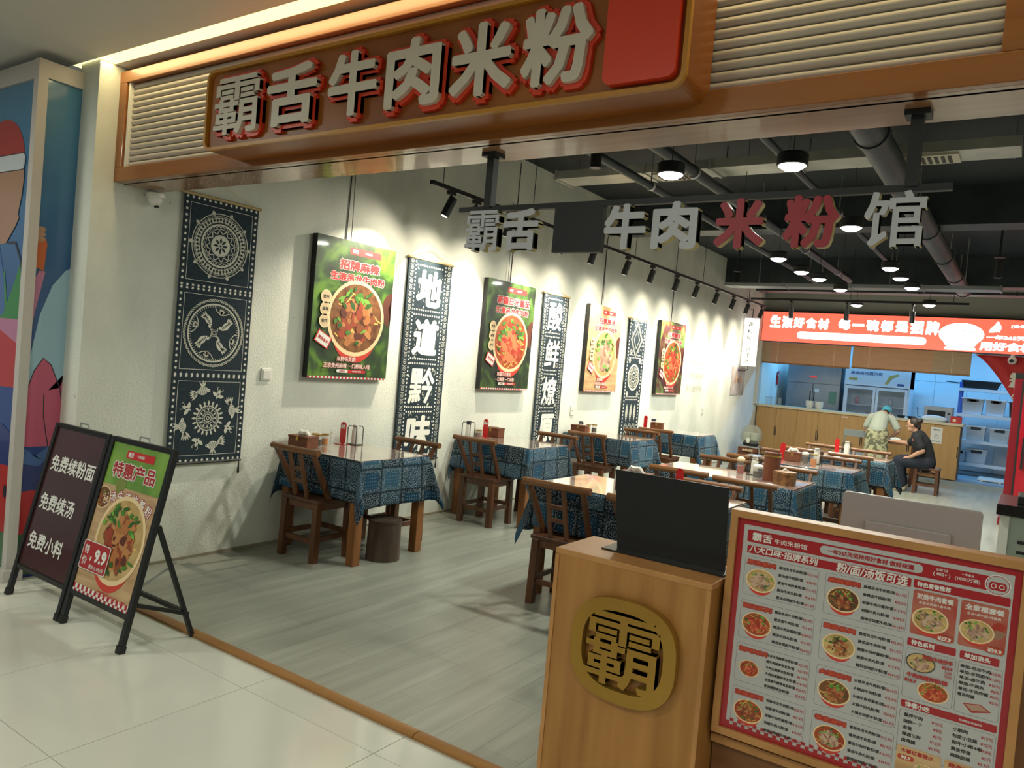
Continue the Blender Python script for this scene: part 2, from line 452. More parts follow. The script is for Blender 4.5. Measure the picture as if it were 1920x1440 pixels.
# ------------------------------------------------------------------ walls and ceilings
wl = struct('wall_left', MB().span((-0.22, -0.03, 0), (0, 16.7, 3.9)), PLASTER)
struct('wall_right', MB().span((6.08, 0.4, 0), (6.28, 13.9, 3.9)), PLASTER)
struct('wall_mall', MB().span((-6, 0.45, 0), (-0.22, 0.6, 3.9)), MALLC)
struct('ceiling_mall', MB().span((-6, -9, 3.15), (12, -0.045, 3.30)), MALLC)
struct('trim_3', MB().span((-0.3, 0.055, 3.15), (8, 0.42, 3.3)), MALLC)
struct('trim_4', MB().span((-0.3, -0.045, 3.20), (8, 0.055, 3.3)), MALLC)
struct('ceiling', MB().span((-0.2, 0.39, 3.75), (6.3, 13.9, 3.9)), CEILDK)
BULK = M('grey_bulkhead_paint', (0.34, 0.35, 0.31), 0.8)
struct('wall_back', MB().span((0, 13.88, 2.43), (6.3, 14.0, 3.75)), BULK)
struct('wall_header', MB().span((0, 0.17, 2.60), (8.0, 0.39, 3.75)), CEILDK)
TILEB = M('kitchen_wall_tile', (0.66, 0.68, 0.68), 0.22)
kw = struct('wall_kitchen', MB().span((-0.2, 16.36, 0), (6.3, 16.5, 3.2)), M('kitchen_grout', (0.36, 0.38, 0.40), 0.8))
for i in range(8):
    for j in range(5):
        o = MB().span((0.003, -0.012, 0.003), (0.597, 0, 0.597)).build('tile', TILEB, kw) if (i, j) == (0, 0) else bpy.data.objects.new('tile', kt.data)
        if (i, j) == (0, 0): kt = o
        else: col.objects.link(o); o.parent = kw
        o.location = (0.02 + i * 0.6, 16.36, 0.1 + j * 0.6)
struct('ceiling_kitchen', MB().span((-0.2, 14.0, 3.0), (6.3, 16.6, 3.15)), MALLC)
struct('floor_kitchen', MB().span((0, 13.72, -0.12), (6.3, 16.6, 0.07)), M('kitchen_floor', (0.22, 0.26, 0.28), 0.4, c2=(0.30, 0.34, 0.36), ns=3))
struct('trim_5', MB().span((0.0, 13.62, 1.12), (0.06, 13.8, 2.43)), M('door_post_paint', (0.55, 0.53, 0.46), 0.5))
bb = struct('baseboard_left', MB().span((0.0, 0.35, 0.0), (0.012, 13.6, 0.02)), M('skirting_grime', (0.28, 0.25, 0.18), 0.8))
# surface wires on the wall
for y0 in (2.02, 4.42, 6.55, 8.9):
    struct('trim_cable', MB().cyl((0.006, y0, 2.40), (0.006, y0 + 0.02, 3.7), 0.004, n=6), CABLE)

# light strip in the mall ceiling
ls = thing('cove_light_strip', 'glowing yellow linear light strip running along the mall ceiling edge', 'light', (0, 0, 3.15))
MB().span((-0.3, -0.045, 0.0), (8, 0.055, 0.05)).build('diffuser', M('warm_strip', (1, 0.9, 0.5), 0.5, emit=(1.0, 0.90, 0.37), es=1.5), ls)
for x in (0.9, 2.7, 4.5):
    a_ = area('cove_light', (x, 0.005, 3.145), 1.8, 4.0, (1, 0.80, 0.42), size_y=0.09); a_.parent = None
MALLD = M('lamp_diffuser', (1, 1, 1), 0.5, emit=(1, 0.97, 0.88), es=6)
for i, (lx, ly) in enumerate(MALL_LAMPS):
    t = thing('ceiling_panel_light', 'square white lamp panel recessed in the mall ceiling behind the viewer', 'light', (lx, ly, 3.15), group='mall ceiling lamps')
    MB().span((-0.32, -0.32, -0.03), (0.32, 0.32, 0.0)).build('frame', WHITEP, t)
    MB().span((-0.28, -0.28, -0.034), (0.28, 0.28, -0.03)).build('diffuser', MALLD, t)

# ------------------------------------------------------------------ shop fascia with louvres
SLAT = M('cream_slat', (0.50, 0.44, 0.37), 0.40, c2=(0.44, 0.385, 0.32), ns=2, st=(0.5, 8, 8))
fa = thing('shop_fascia', 'wide orange wood fascia with cream horizontal louvres above the shop opening', 'fascia', (0, 0.095, 2.45))
fa['kind'] = 'structure'
X1 = 8.0
MB().span((0, 0, 0), (X1, 0.035, 0.085)).build('bottom_rail', FASC, fa, bevel=0.003)
MB().span((0, 0.035, 0), (X1, 0.295, 0.016)).build('soffit_panel', SOFF, fa)
MB().span((0, 0.0, 0.595), (X1, 0.05, 0.665)).build('top_rail', FASC, fa, bevel=0.003)
MB().span((0, 0.0, 0.085), (0.075, 0.035, 0.595)).build('side_rail', FASC, fa, bevel=0.003)
MB().span((4.60, 0.0, 0.085), (4.69, 0.035, 0.595)).build('side_rail', FASC, fa, bevel=0.003)
MB().span((0, 0.06, 0.0), (X1, 0.075, 0.66)).build('backing_panel', M('louvre_backing', (0.16, 0.13, 0.10), 0.8), fa)
MB().span((0.085, 0.012, 0.085), (0.10, 0.06, 0.595)).build('white_bead', WHITEP, fa)
first = None
for x0, x1 in ((0.10, 4.60), (4.69, X1)):
    for k in range(14):
        z = 0.106 + k * 0.0364
        mb = MB(); n = 8
        pts = [(-0.0175 * math.cos(PI * q / n), -0.0175 * math.sin(PI * q / n) * 1.1) for q in range(n + 1)]   # (z, y) half round
        vs = [(x0, 0.05 + y, z + zz) for zz, y in pts] + [(x1, 0.05 + y, z + zz) for zz, y in pts]
        m_ = len(pts)
        mb.add(vs, [(q, q + 1, q + 1 + m_, q + m_) for q in range(m_ - 1)] + [tuple(range(m_)), tuple(range(2 * m_ - 1, m_ - 1, -1))])
        mb.build('slat', SLAT, fa, smooth=True)

# shop sign box on the fascia
SGO = M('amber_sign_side', (0.44, 0.19, 0.016), 0.35)
SGF = M('orange_sign_face', (0.34, 0.11, 0.014), 0.35, c2=(0.22, 0.06, 0.010), ns=1.2)
sg = thing('shop_sign', 'long amber sign box with cream characters and red outlines on the louvred fascia', 'sign', (1.20, 0.02, 2.485))
SW, SH = 2.56, 0.40
mb = MB(); P_ = rrect(0, 0, SW, SH, 0.05, 6)
mb.prism(P_, -0.10, 0.10); mb.build('box', SGF, sg, bevel=0.004)
fr = MB(); I_ = rrect(0.016, 0.016, SW - 0.016, SH - 0.016, 0.036, 6); n = len(P_)
fr.add([(x, -0.118, z) for x, z in P_] + [(x, -0.118, z) for x, z in I_] + [(x, -0.098, z) for x, z in P_] + [(x, -0.098, z) for x, z in I_],
       [(k, (k + 1) % n, (k + 1) % n + n, k + n) for k in range(n)] + [(k, (k + 1) % n, (k + 1) % n + 2 * n, k + 2 * n) for k in range(n)] + [(k + n, (k + 1) % n + n, (k + 1) % n + 3 * n, k + 3 * n) for k in range(n)])
fr.build('amber_rim', SGO, sg)
SRED = M('sign_red', (0.62, 0.045, 0.015), 0.35)
SCRM = M('sign_cream', (0.56, 0.50, 0.40), 0.4)
def solid_text(body, x, z, h, wd, y0, y1, mat, parent, bold, name):
    vs, fs, a, b, c, d = glyphs(body, bold)
    me = MB(); sx, sz = wd / (b - a), h / (d - c); n = len(vs)
    P = [(x + (u - (a + b) / 2) * sx, z + (v - (c + d) / 2) * sz) for u, v in vs]
    from collections import Counter
    ed = Counter()
    for f in fs:
        for i in range(len(f)): e = (f[i], f[(i + 1) % len(f)]); ed[tuple(sorted(e))] += 1
    L = GLEN[(body, bold)]; me.add([(p, y0 - 6e-5 * (i // L), q) for i, (p, q) in enumerate(P)] + [(p, y1 - 6e-5 * (i // L), q) for i, (p, q) in enumerate(P)], list(fs) + [(i, j, j + n, i + n) for (i, j), cc in ed.items() if cc == 1])
    return me.build(name, mat, parent, fix=False)
for ch, x, wd in (('霸', 0.28, 0.34), ('舌', 0.68, 0.34), ('牛', 1.07, 0.29), ('肉', 1.41, 0.29), ('米', 1.75, 0.29), ('粉', 2.08, 0.29)):
    solid_text(ch, x, SH / 2 - 0.005, 0.315, wd + 0.035, -0.120, -0.100, SRED, sg, 0.09, 'character_outline')
    solid_text(ch, x, SH / 2 - 0.005, 0.275, wd, -0.140, -0.119, SCRM, sg, 0.018 if ch == '霸' else 0.035, 'character')
MB().prism(rrect(2.27, 0.03, 2.53, SH - 0.03, 0.03), -0.135, -0.10).build('red_seal', SRED, sg)

# hanging letter sign on two posts under the fascia
hs = thing('hanging_letter_sign', 'row of white and red block characters hanging from two black posts under the fascia', 'sign', (2.70, 0.27, 2.0))
for x in (0.055, 1.687):
    po = MB().span((x - 0.018, -0.018, 0.215), (x + 0.018, 0.018, 0.45)).build('post', BLACKM, hs)
    MB().span((x - 0.036, -0.036, 0.432), (x + 0.036, 0.036, 0.45)).build('mounting_plate', BLACKM, po)
MB().span((-0.10, -0.012, 0.200), (1.80, 0.012, 0.222)).build('rail', BLACKM, hs)
LW = M('sign_white_letter', (0.46, 0.47, 0.50), 0.4); LR = M('sign_red_letter', (0.30, 0.010, 0.022), 0.4); LY = M('letter_side_gold', (0.50, 0.40, 0.14), 0.4)
for ch, x, mt in (('霸', 0.04, LW), ('舌', 0.24, LW), ('牛', 0.72, LW), ('肉', 0.92, LW), ('米', 1.16, LR), ('粉', 1.40, LR), ('馆', 1.65, LW)):
    solid_text(ch, x, 0.115, 0.175, 0.175, -0.02, -0.012, mt, hs, 0.018 if ch in '霸馆' else 0.04, 'character')
    solid_text(ch, x, 0.115, 0.175, 0.175, -0.0115, 0.018, LY, hs, 0.018 if ch in '霸馆' else 0.04, 'character_side')
MB().span((0.40, -0.016, 0.02), (0.62, 0.016, 0.20)).build('blank_panel', BLACKM, hs)

# ------------------------------------------------------------------ open ceiling services
def beam(a, b, mat, label, name, cat, bevel=0.0):
    return tag(MB().span(a, b).build(name, mat, bevel=bevel), label, cat)
for k, (y0, dpt, lb) in enumerate(((1.15, 0.45, 'just inside the shop front'), (6.6, 0.40, 'over the middle tables'), (11.2, 0.45, 'before the red lightbox'))):
    b_ = MB().span((0.0, y0, 3.75 - dpt), (6.08, y0 + 0.35, 3.75)).build('beam', DUCTDK); tag(b_, kind='structure')
d1 = thing('air_duct', 'long silver flat air duct crossing the dark ceiling near the entrance', 'duct', (0, 4.46, 3.46))
DX = [(0.55, 1.50), (1.52, 2.15), (2.17, 2.90), (2.92, 3.65), (3.67, 4.53)]
for i, (a, b) in enumerate(DX):
    s_ = MB().span((a, -0.16, 0), (b, 0.16, 0.08)).build('duct_section', GALV, d1)
    MB().span((a - 0.012, -0.175, -0.012), (a + 0.012, 0.175, 0.09)).build('flange', GALV, s_)
for x in (1.80, 3.93):
    v_ = MB().span((x - 0.2, -0.13, -0.02), (x + 0.2, 0.13, 0.0)).build('grille', M('cream_grille', (0.55, 0.52, 0.42), 0.5), d1)
    for k in range(7):
        MB().span((x - 0.16 + k * 0.047, -0.09, -0.026), (x - 0.135 + k * 0.047, 0.09, -0.019)).build('slat', M('grille_slot', (0.06, 0.055, 0.05), 0.7), v_)
for x in (0.6, 1.55, 2.2, 2.95, 4.48):
    MB().cyl((x, 0.18, 0.0), (x, 0.18, 0.29), 0.006, n=6).build('hanger_rod', GREYM, d1)
for (y0, z0, x0, x1, lb) in ((9.6, 3.04, 0.6, 4.3, 'thin silver duct crossing the ceiling before the red lightbox'), (12.2, 3.28, 0.3, 5.8, 'wide dark duct above the red lightbox')):
    mt = M('dull_duct', (0.22, 0.24, 0.26), 0.45, 0.4) if z0 < 3.2 else DUCTDK
    d2 = thing('air_duct', lb, 'duct', (0, y0, z0))
    for k in range(4):
        a = x0 + (x1 - x0) * k / 4; b = x0 + (x1 - x0) * (k + 1) / 4
        MB().span((a + 0.01, -0.16, 0), (b - 0.01, 0.16, 0.05)).build('duct_section', mt, d2)
        MB().span((b - 0.012, -0.17, -0.008), (b + 0.012, 0.17, 0.058)).build('flange', mt, d2)
        MB().cyl((a + 0.5, 0, 0.05), (a + 0.5, 0, 3.75 - z0), 0.006, n=6).build('hanger_rod', GREYM, d2)
bp = thing('round_duct', 'thick dark round pipe running along the ceiling towards the kitchen', 'pipe', (3.70, 0, 3.32))
for k in range(6):
    y0 = 1.55 + k * 1.72
    MB().cyl((0, y0, 0), (0, y0 + 1.70, 0), 0.105, n=20).build('pipe_section', DUCTDK, bp, smooth=True)
    MB().cyl((0, y0 + 1.67, 0), (0, y0 + 1.75, 0), 0.116, n=20).build('collar', DUCTDK, bp, smooth=True)
    MB().cyl((0, y0 + 0.8, 0.1), (0, y0 + 0.8, 0.43), 0.006, n=6).build('hanger_rod', GREYM, bp)
for k, (x, z, r, y0, y1, lb) in enumerate(((1.75, 3.25, 0.035, 1.5, 10.5, 'slim dark sprinkler pipe over the wall tables'), (2.15, 3.35, 0.05, 1.5, 11.0, 'dark pipe running along the ceiling beside the sprinkler pipe'),
                                           (2.95, 3.38, 0.03, 1.5, 11.0, 'slim dark conduit running along the ceiling between the pendant rows'))):
    t = thing('ceiling_pipe', lb, 'pipe', (x, 0, z))
    MB().cyl((0, y0, 0), (0, y1, 0), r, n=12).build('pipe', DUCTDK, t, smooth=True)
    for q in range(5):
        yy = y0 + 0.5 + q * 2.0
        MB().cyl((0, yy, 0), (0, yy, 3.75 - z), 0.006, n=6).build('hanger_rod', GREYM, t)
        MB().cyl((0, yy - 0.02, 0), (0, yy + 0.02, 0), r + 0.008, n=12).build('clamp', GREYM, t)
vp = thing('drop_pipe', 'dark vertical pipe at the shop edge beside the aisle', 'pipe', (4.83, 5.2, 0))
MB().cyl((0, 0, 2.35), (0, 0, 3.75), 0.06, n=16).build('pipe', DUCTDK, vp, smooth=True)
MB().cyl((0, 0, 2.8), (0, 0, 2.88), 0.07, n=16).build('collar', DUCTDK, vp, smooth=True)

# ------------------------------------------------------------------ lamps
LENS = M('lamp_lens', (1, 1, 1), 0.5, emit=(1, 0.98, 0.92), es=14)
def pendant(x, y, label, z=2.95):
    t = thing('pendant_light', label, 'light', (x, y, z), group='round pendant downlights')
    MB().lathe([(0.0, 0.075), (0.085, 0.075), (0.095, 0.065), (0.095, 0.0), (0.085, -0.004), (0.085, 0.012), (0.0, 0.012)], n=24).build('canister', BLACKM, t, smooth=True)
    MB().lathe([(0.0, -0.034), (0.05, -0.028), (0.083, -0.006), (0.083, 0.011), (0.0, 0.011)], n=24).build('diffuser', LENS, t)
    MB().cyl((0, 0, 0.07), (0, 0, 3.75 - z), 0.003, n=5).build('wire', CABLE, t)
    l = bpy.data.lights.new('pendant_glow', 'AREA'); l.shape = 'DISK'; l.size = 0.16; l.energy = 27; l.color = (0.97, 1.0, 0.86)
    o = bpy.data.objects.new('pendant_glow', l); col.objects.link(o); o.parent = t; o.location = (0, 0, -0.04)
for i, (x, y) in enumerate([(2.56, 2.58), (2.45, 4.5), (2.31, 6.25), (2.31, 7.28), (2.38, 7.9), (2.43, 8.97), (2.29, 10.98)]):
    pendant(x, y, 'round black pendant downlight, number %s from the entrance in the row nearer the poster wall' % ('one two three four five six seven'.split()[i]))
for i, (x, y) in enumerate([(3.38, 2.57), (3.36, 4.6), (3.34, 6.94), (3.34, 7.76), (3.36, 8.65), (3.36, 10.68)]):
    pendant(x, y, 'round black pendant downlight, number %s from the entrance in the row farther from the posters' % ('one two three four five six'.split()[i]))

RX, RZ = 0.50, 2.97
tk = thing('lighting_track', 'long black lighting track hung parallel to the poster wall', 'track', (RX, 0, RZ))
MB().span((-0.018, 2.45, 0), (0.018, 12.15, 0.035)).build('rail', BLACKM, tk)
for y in (2.6, 4.0, 6.4, 8.8, 11.0):
    MB().cyl((0, y, 0.03), (0, y, 3.75 - RZ), 0.004, n=5).build('suspension_wire', CABLE, tk)
def spot_head(loc, aim, label, power=150, group='spotlights on the wall track', drop=0.10, size=60, lamp=True):
    t = thing('track_spotlight', label, 'spotlight', loc, group=group)
    d = (Vector(aim) - Vector(loc)); d.z = min(d.z, -1.0) if not lamp else d.z; d.normalize()
    p = Vector((0, 0, -drop)); tilt = Vector((d.x * 0.62, d.y * 0.62, -1)).normalized() if lamp else d
    MB().span((-0.018, -0.045, -0.03), (0.018, 0.045, 0.0)).build('adapter', BLACKM, t)
    MB().cyl((0, 0, -0.03), p, 0.010, n=8).build('arm', BLACKM, t)
    a, b = p - tilt * 0.05, p + tilt * 0.125
    MB().cyl(a, b, 0.038, n=16).build('head', BLACKM, t, smooth=True)
    if lamp:
        MB().cyl(b + tilt * 0.0005, b + tilt * 0.003, 0.028, n=16).build('lens', M('spot_lens', (.8, .8, .75), .3, emit=(1, .93, .78), es=1.0), t)
        dd = (Vector(aim) - Vector(loc) - b).normalized()
        for nm, pw, sz, bl in (('beam_core', power, size, .6), ('beam_spill', power * .15, 120, 1.0)):
            l = bpy.data.lights.new(nm, 'SPOT'); l.energy = pw; l.color = (1, 0.90, 0.70); l.spot_size = math.radians(sz); l.spot_blend = bl; l.shadow_soft_size = 0.022
            o = bpy.data.objects.new(nm, l); col.objects.link(o); o.parent = t; o.location = b + tilt * 0.012
            o.rotation_euler = dd.to_track_quat('-Z', 'Y').to_euler()
WY = [2.12, 2.98, 3.62, 4.62, 5.32, 6.2, 6.95, 7.8, 8.57, 9.45, 10.27, 11.05, 11.9]
NUM = 'first second third fourth fifth sixth seventh eighth ninth tenth eleventh twelfth thirteenth'.split()
for i, y in enumerate(WY):
    spot_head((RX, (2.72, 3.08)[i] if i < 2 else y, RZ), (0, y, 2.08), 'black cylinder spotlight on the wall track, %s from the entrance' % NUM[i])
t2 = thing('lighting_track', 'short black lighting track hung across the room before the red lightbox', 'track', (0, 10.4, 2.93))
MB().span((0.75, -0.018, 0), (3.9, 0.018, 0.035)).build('rail', BLACKM, t2)
for x in (1.0, 2.3, 3.7): MB().cyl((x, 0, 0.03), (x, 0, 0.82), 0.004, n=5).build('suspension_wire', CABLE, t2)
for i, x in enumerate((1.42, 2.26, 3.18)):
    spot_head((x, 10.4, 2.93), (x, 10.6, 1.0), 'black cylinder spotlight on the cross track, %s from the poster wall' % NUM[i], group='spotlights on the cross track', lamp=False, drop=0.16)
for x, y, z, lb in ((1.95, 2.6, 3.2, 'black ceiling spotlight beside the first silver duct'), (0.75, 9.6, 3.2, 'small black ceiling spotlight near the hanging lantern sign'), (4.3, 8.3, 3.2, 'black ceiling spotlight nearest the dark drop pipe')):
    t = thing('ceiling_spotlight', lb, 'spotlight', (x, y, z))
    MB().lathe([(0, 0.10), (0.06, 0.10), (0.06, 0.08), (0.0, 0.08)], n=16).build('base', BLACKM, t)
    MB().cyl((0, 0, 0.09), (0, 0, 3.75 - z), 0.012, n=8).build('stem', BLACKM, t)
    MB().cyl((0, 0, -0.16), (0, 0, 0.06), 0.042, n=16).build('head', BLACKM, t, smooth=True)

# ------------------------------------------------------------------ food pictures (flat print)
MEAT = [M('meat_%s' % k, c, 0.5) for k, c in zip('abcde', ((0.24, 0.07, 0.022), (0.40, 0.15, 0.045), (0.10, 0.025, 0.012), (0.46, 0.20, 0.07), (0.30, 0.05, 0.02)))]
MEATP = [M('pale_meat_%s' % k, c, 0.5) for k, c in zip('abc', ((0.40, 0.24, 0.17), (0.52, 0.36, 0.25), (0.28, 0.15, 0.10)))]
MEATR = [M('red_meat_%s' % k, c, 0.5) for k, c in zip('abc', ((0.50, 0.06, 0.025), (0.60, 0.16, 0.06), (0.36, 0.03, 0.015)))]
GRN = [M('herb_%s' % k, c, 0.5) for k, c in zip('abc', ((0.06, 0.19, 0.025), (0.16, 0.36, 0.05), (0.03, 0.10, 0.016)))]
NOOD = M('noodle_ink', (0.72, 0.47, 0.12), 0.5)
BROTH = {'brown': M('broth_brown', (0.10, 0.03, 0.010), 0.4, c2=(0.24, 0.10, 0.03), ns=14), 'red': M('broth_red', (0.28, 0.03, 0.012), 0.4, c2=(0.42, 0.10, 0.025), ns=14),
         'gold': M('broth_gold', (0.42, 0.26, 0.09), 0.4, c2=(0.52, 0.36, 0.16), ns=14)}
BRED = M('bowl_red', (0.55, 0.045, 0.03), 0.4)
RIM = M('bowl_rim', (0.74, 0.56, 0.32), 0.5)
def food_bowl(pr, cx, cz, r, seed, broth='brown', meat=MEAT, flat=0.86, body=True, base=4.0, n=34, part='food_picture', rim=RIM):
    rn = random.Random(seed); part = part + '#%d' % seed
    if body: pr.poly(part, BRED, [(cx - r * 0.98, cz - 0.1 * r)] + ell(cx, cz - r * 0.30, r * 0.80, r * flat * 0.86, 20, PI, 2 * PI) + [(cx + r * 0.80, cz - r * .3), (cx + r * 0.98, cz - 0.1 * r)], base)
    pr.poly(part, rim, ell(cx, cz, r, r * flat, 36), base + .3)
    pr.poly(part, BROTH[broth], ell(cx, cz + 0.01 * r, r * 0.91, r * flat * 0.90, 32), base + .6)
    lay = base + 0.8
    for k in range(9):
        a = rn.uniform(0, 6.28); q = rn.uniform(.35, .75) * r
        x0, z0 = cx + q * math.cos(a), cz + q * math.sin(a) * flat
        pr.stroke(part, NOOD, [(x0 + (i / 6 - .5) * r * .5, z0 + math.sin(i * .9 + a) * r * .07 - (i / 6 - .5) * r * .3 * math.sin(a * 2)) for i in range(7)], r * .035, lay); lay += .04
    for k in range(int(n * 1.6)):
        a = rn.uniform(0, 6.28); q = math.sqrt(rn.random()) * r * 0.60
        pr.poly(part, rn.choice(meat), blob(cx + q * math.cos(a), cz - r * .06 + q * math.sin(a) * flat, r * rn.uniform(.05, .13), rn, 8, .3, rn.uniform(1, 1.7), rn.uniform(0, 3)), lay); lay += .04
    for k in range(int(n * .45)):
        a = rn.uniform(0.3, 2.9) if rn.random() < .75 else rn.uniform(3, 6); q = r * rn.uniform(.45, .78)
        pr.poly(part, rn.choice(GRN), leaf(cx + q * math.cos(a) - r * .1, cz + q * math.sin(a) * flat, r * rn.uniform(.16, .32), r * rn.uniform(.03, .07), rn.uniform(-1, 1)), lay); lay += .04

def leafy(name, dark, mid, light, ns=5.0):
    m = M(name, mid, 0.45, coat=0.2); k = NT(m); b = k.nt.nodes['Principled BSDF']
    tc = k.n('TexCoord'); n = k.n('TexNoise'); n.inputs['Scale'].default_value = ns; n.inputs['Detail'].default_value = 7; n.inputs['Distortion'].default_value = 1.2
    v = k.n('TexVoronoi'); v.inputs['Scale'].default_value = ns * 3
    k.l(tc.outputs['Object'], n.inputs['Vector']); k.l(tc.outputs['Object'], v.inputs['Vector'])
    f = k.math('ADD', n.outputs['Fac'], k.math('MULTIPLY', k.math('SUBTRACT', v.outputs['Distance'], 0.4), 0.25))
    r = k.n('ValToRGB'); e = r.color_ramp.elements
    e[0].position = 0.36; e[0].color = (*dark, 1); e[1].position = 0.68; e[1].color = (*light, 1)
    x = e.new(0.52); x.color = (*mid, 1)
    k.l(f, r.inputs['Fac']); k.l(r.outputs['Color'], b.inputs['Base Color'])
    return m
BG_GREEN = leafy('leaf_print', (0.012, 0.022, 0.008), (0.022, 0.06, 0.010), (0.12, 0.26, 0.018), 2.6)
BG_DARK = leafy('dark_leaf_print', (0.010, 0.012, 0.008), (0.014, 0.03, 0.008), (0.06, 0.13, 0.02), 3.2)
BG_WOOD = M('wood_print', (0.42, 0.24, 0.11), 0.5, c2=(0.60, 0.40, 0.20), ns=3, st=(1, 1, 7), detail=7)
BG_MIX = leafy('plum_leaf_print', (0.05, 0.012, 0.014), (0.10, 0.035, 0.022), (0.12, 0.25, 0.05), 3.0)
def wall_poster(y, z, wd, h, title, bg, seed, broth, meat, label, foot, foot2, side=0.055):
    t = thing('wall_poster', label, 'poster', (side + 0.010, y, z), PI / 2, group='food posters on the plaster wall')
    MB().span((-wd / 2, 0, 0), (wd / 2, side, h)).build('board', BLACKM, t)
    for x in (-wd * .35, wd * .35): MB().span((x - .02, side, h * .7), (x + .02, side + .010, h * .74)).build('wall_bracket', BLACKM, t)
    MB().span((-wd / 2, -0.002, 0), (wd / 2, 0, h)).build('printed_background', bg, t)
    p = Print(t, -0.002)
    p.poly('logo_bar', RED, rect(-.10 * wd, h * .905, .30 * wd, h * .955), 1)
    p.text('lettering', WHITE, '霸舌', -.07 * wd, h * .93, h=.028 * h, layer=2, align='L', bold=.04)
    p.text('lettering', WHITE, '牛肉米粉', .09 * wd, h * .93, h=.018 * h, layer=2, align='L', bold=.03)
    p.text2('lettering', RED, WHITE, title, .04 * wd, h * .825, h=.075 * h, wd=.115 * wd * len(title) if len(title) > 4 else .52 * wd, layer=2, bold=.05, halo=.05)
    p.text2('lettering', RED, WHITE, '生滚吊龙牛肉粉', .03 * wd, h * .735, h=.062 * h, wd=.70 * wd, layer=2, bold=.05, halo=.05)
    p.poly('side_bowl', MEAT[2], ell(.50 * wd, h * .54, .001, .14 * wd, 16, PI / 2, 3 * PI / 2) + ell(.50 * wd, h * .54, .13 * wd, .17 * wd, 16, PI / 2, 3 * PI / 2), 1.5)
    food_bowl(p, .04 * wd, h * .445, .365 * wd, seed, broth, meat, flat=.98, n=60)
    for k in range(3):
        zz = h * (.575 - .085 * k)
        p.circ('badge#%d' % k, CREAM, -.36 * wd, zz, .062 * wd, .008 * wd, 16).poly('badge#%d' % k, M('badge_tan', (.62, .46, .28), .6), ell(-.36 * wd, zz, .054 * wd, .054 * wd, 20), 16)
        p.text('lettering', BLACKI, ('贵州', '麻辣', '鲜牛')[k], -.36 * wd, zz, wd=.07 * wd, layer=17)
    c, s_ = math.cos(-.45), math.sin(-.45)
    q = [(-.36 * wd + a * c - b * s_, h * .275 + a * s_ + b * c) for a, b in ((-.09 * wd, -.045 * h), (.09 * wd, -.045 * h), (.09 * wd, .045 * h), (-.09 * wd, .045 * h))]
    p.poly('price_tag#0', RED, q, 16)
    q2 = [(-.36 * wd + (x + .36 * wd) * .86, h * .275 + (zz - h * .275) * .84) for x, zz in q]
    p.poly('price_tag#0', WHITE, q2, 17).text('lettering', RED, '精选食材', -.36 * wd, h * .275, wd=.13 * wd, layer=18, rot=-.45, bold=.03)
    p.text2('lettering', M('blush_ink', (.80, .62, .55), .5), DKRED, foot, -.06 * wd, h * .145, h=.036 * h, layer=16, bold=.02, halo=.05)
    p.text2('lettering', M('blush_ink', (.80, .62, .55), .5), DKRED, foot2, -.04 * wd, h * .095, h=.036 * h, layer=16, bold=.02, halo=.05)
    p.poly('hotline_bar', WHITE, rrect(-.17 * wd, h * .045, -.03 * wd, h * .068, h * .01), 16).poly('hotline_bar', RED, rrect(-.04 * wd, h * .045, .20 * wd, h * .068, h * .01), 15.5)
    p.text('lettering', RED, '加盟热线', -.10 * wd, h * .0565, h=.013 * h, layer=17).text('lettering', WHITE, '400-600-7778', .085 * wd, h * .0565, h=.012 * h, layer=17, bold=.03)
    k = 0; cs = wd / 44
    while k < 44:
        p.poly('checked_edge', WHITE if k % 2 else RED, rect(-wd / 2 + k * cs, 0, -wd / 2 + (k + 1) * cs, cs * .8), 2); k += 1
    p.done()
    for x in (-.05, ):
        MB().cyl((x, .04, h), (x, .055, h + .85), .003, n=5).build('hanging_wire', CABLE, t)
wall_poster(2.11, 1.30, .88, 1.13, '招牌麻辣', BG_GREEN, 3, 'brown', MEAT, 'green leafy beef noodle poster headed with a spicy bowl, nearest the entrance', '来黔味灵韵', '正宗贵州麻辣 一口鲜辣入魂')
wall_poster(4.40, 1.25, .90, 1.15, '新疆日光番茄', BG_DARK, 5, 'red', MEATR, 'dark green tomato beef noodle poster between the two character scrolls', '新疆日光番茄', '一口鲜甜 一口浓郁')
wall_poster(6.60, 1.26, .90, 1.12, '招牌原汤', BG_WOOD, 8, 'gold', MEATP, 'beige wooden-background beef noodle poster, third from the entrance', '原汤慢熬', '一碗原汤 鲜香暖胃')
wall_poster(8.90, 1.25, .98, 1.13, '云南酸汤', BG_MIX, 11, 'red', MEATR, 'plum and green sour soup noodle poster, farthest from the entrance', '酸汤开胃', '酸爽鲜香 一口入魂')

# ------------------------------------------------------------------ indigo batik banners
def scroll_base(y0, y1, z0, z1, label):
    wd, h = y1 - y0, z1 - z0
    t = thing('wall_banner', label, 'banner', (0.022, (y0 + y1) / 2, z0), PI / 2, group='indigo batik banners')
    MB().span((-wd / 2, -.001, 0), (wd / 2, .003, h)).build('cloth', NAVY, t)
    MB().cyl((-wd / 2 - .02, 0.002, h), (wd / 2 + .02, .002, h), .011, n=10).build('top_rod', M('bamboo_rod', (.45, .33, .15), .5), t)
    MB().cyl((-wd / 2 - .005, 0.002, 0), (wd / 2 + .005, .002, 0), .009, n=10).build('bottom_rod', M('dark_rod', (.03, .03, .03), .5), t)
    MB().tube([(-wd / 2, 0.003, h), (0, .004, h + .10), (wd / 2, .003, h)], .0025, 6).build('cord', CREAM, t)
    MB().lathe([(0.001, 0), (.006, -.02), (.004, -.025), (.009, -.09), (0.001, -.10)], (wd / 2 - .01, 0, 0), 8).build('tassel', RUBBER, t)
    return t, Print(t, -.001), wd, h
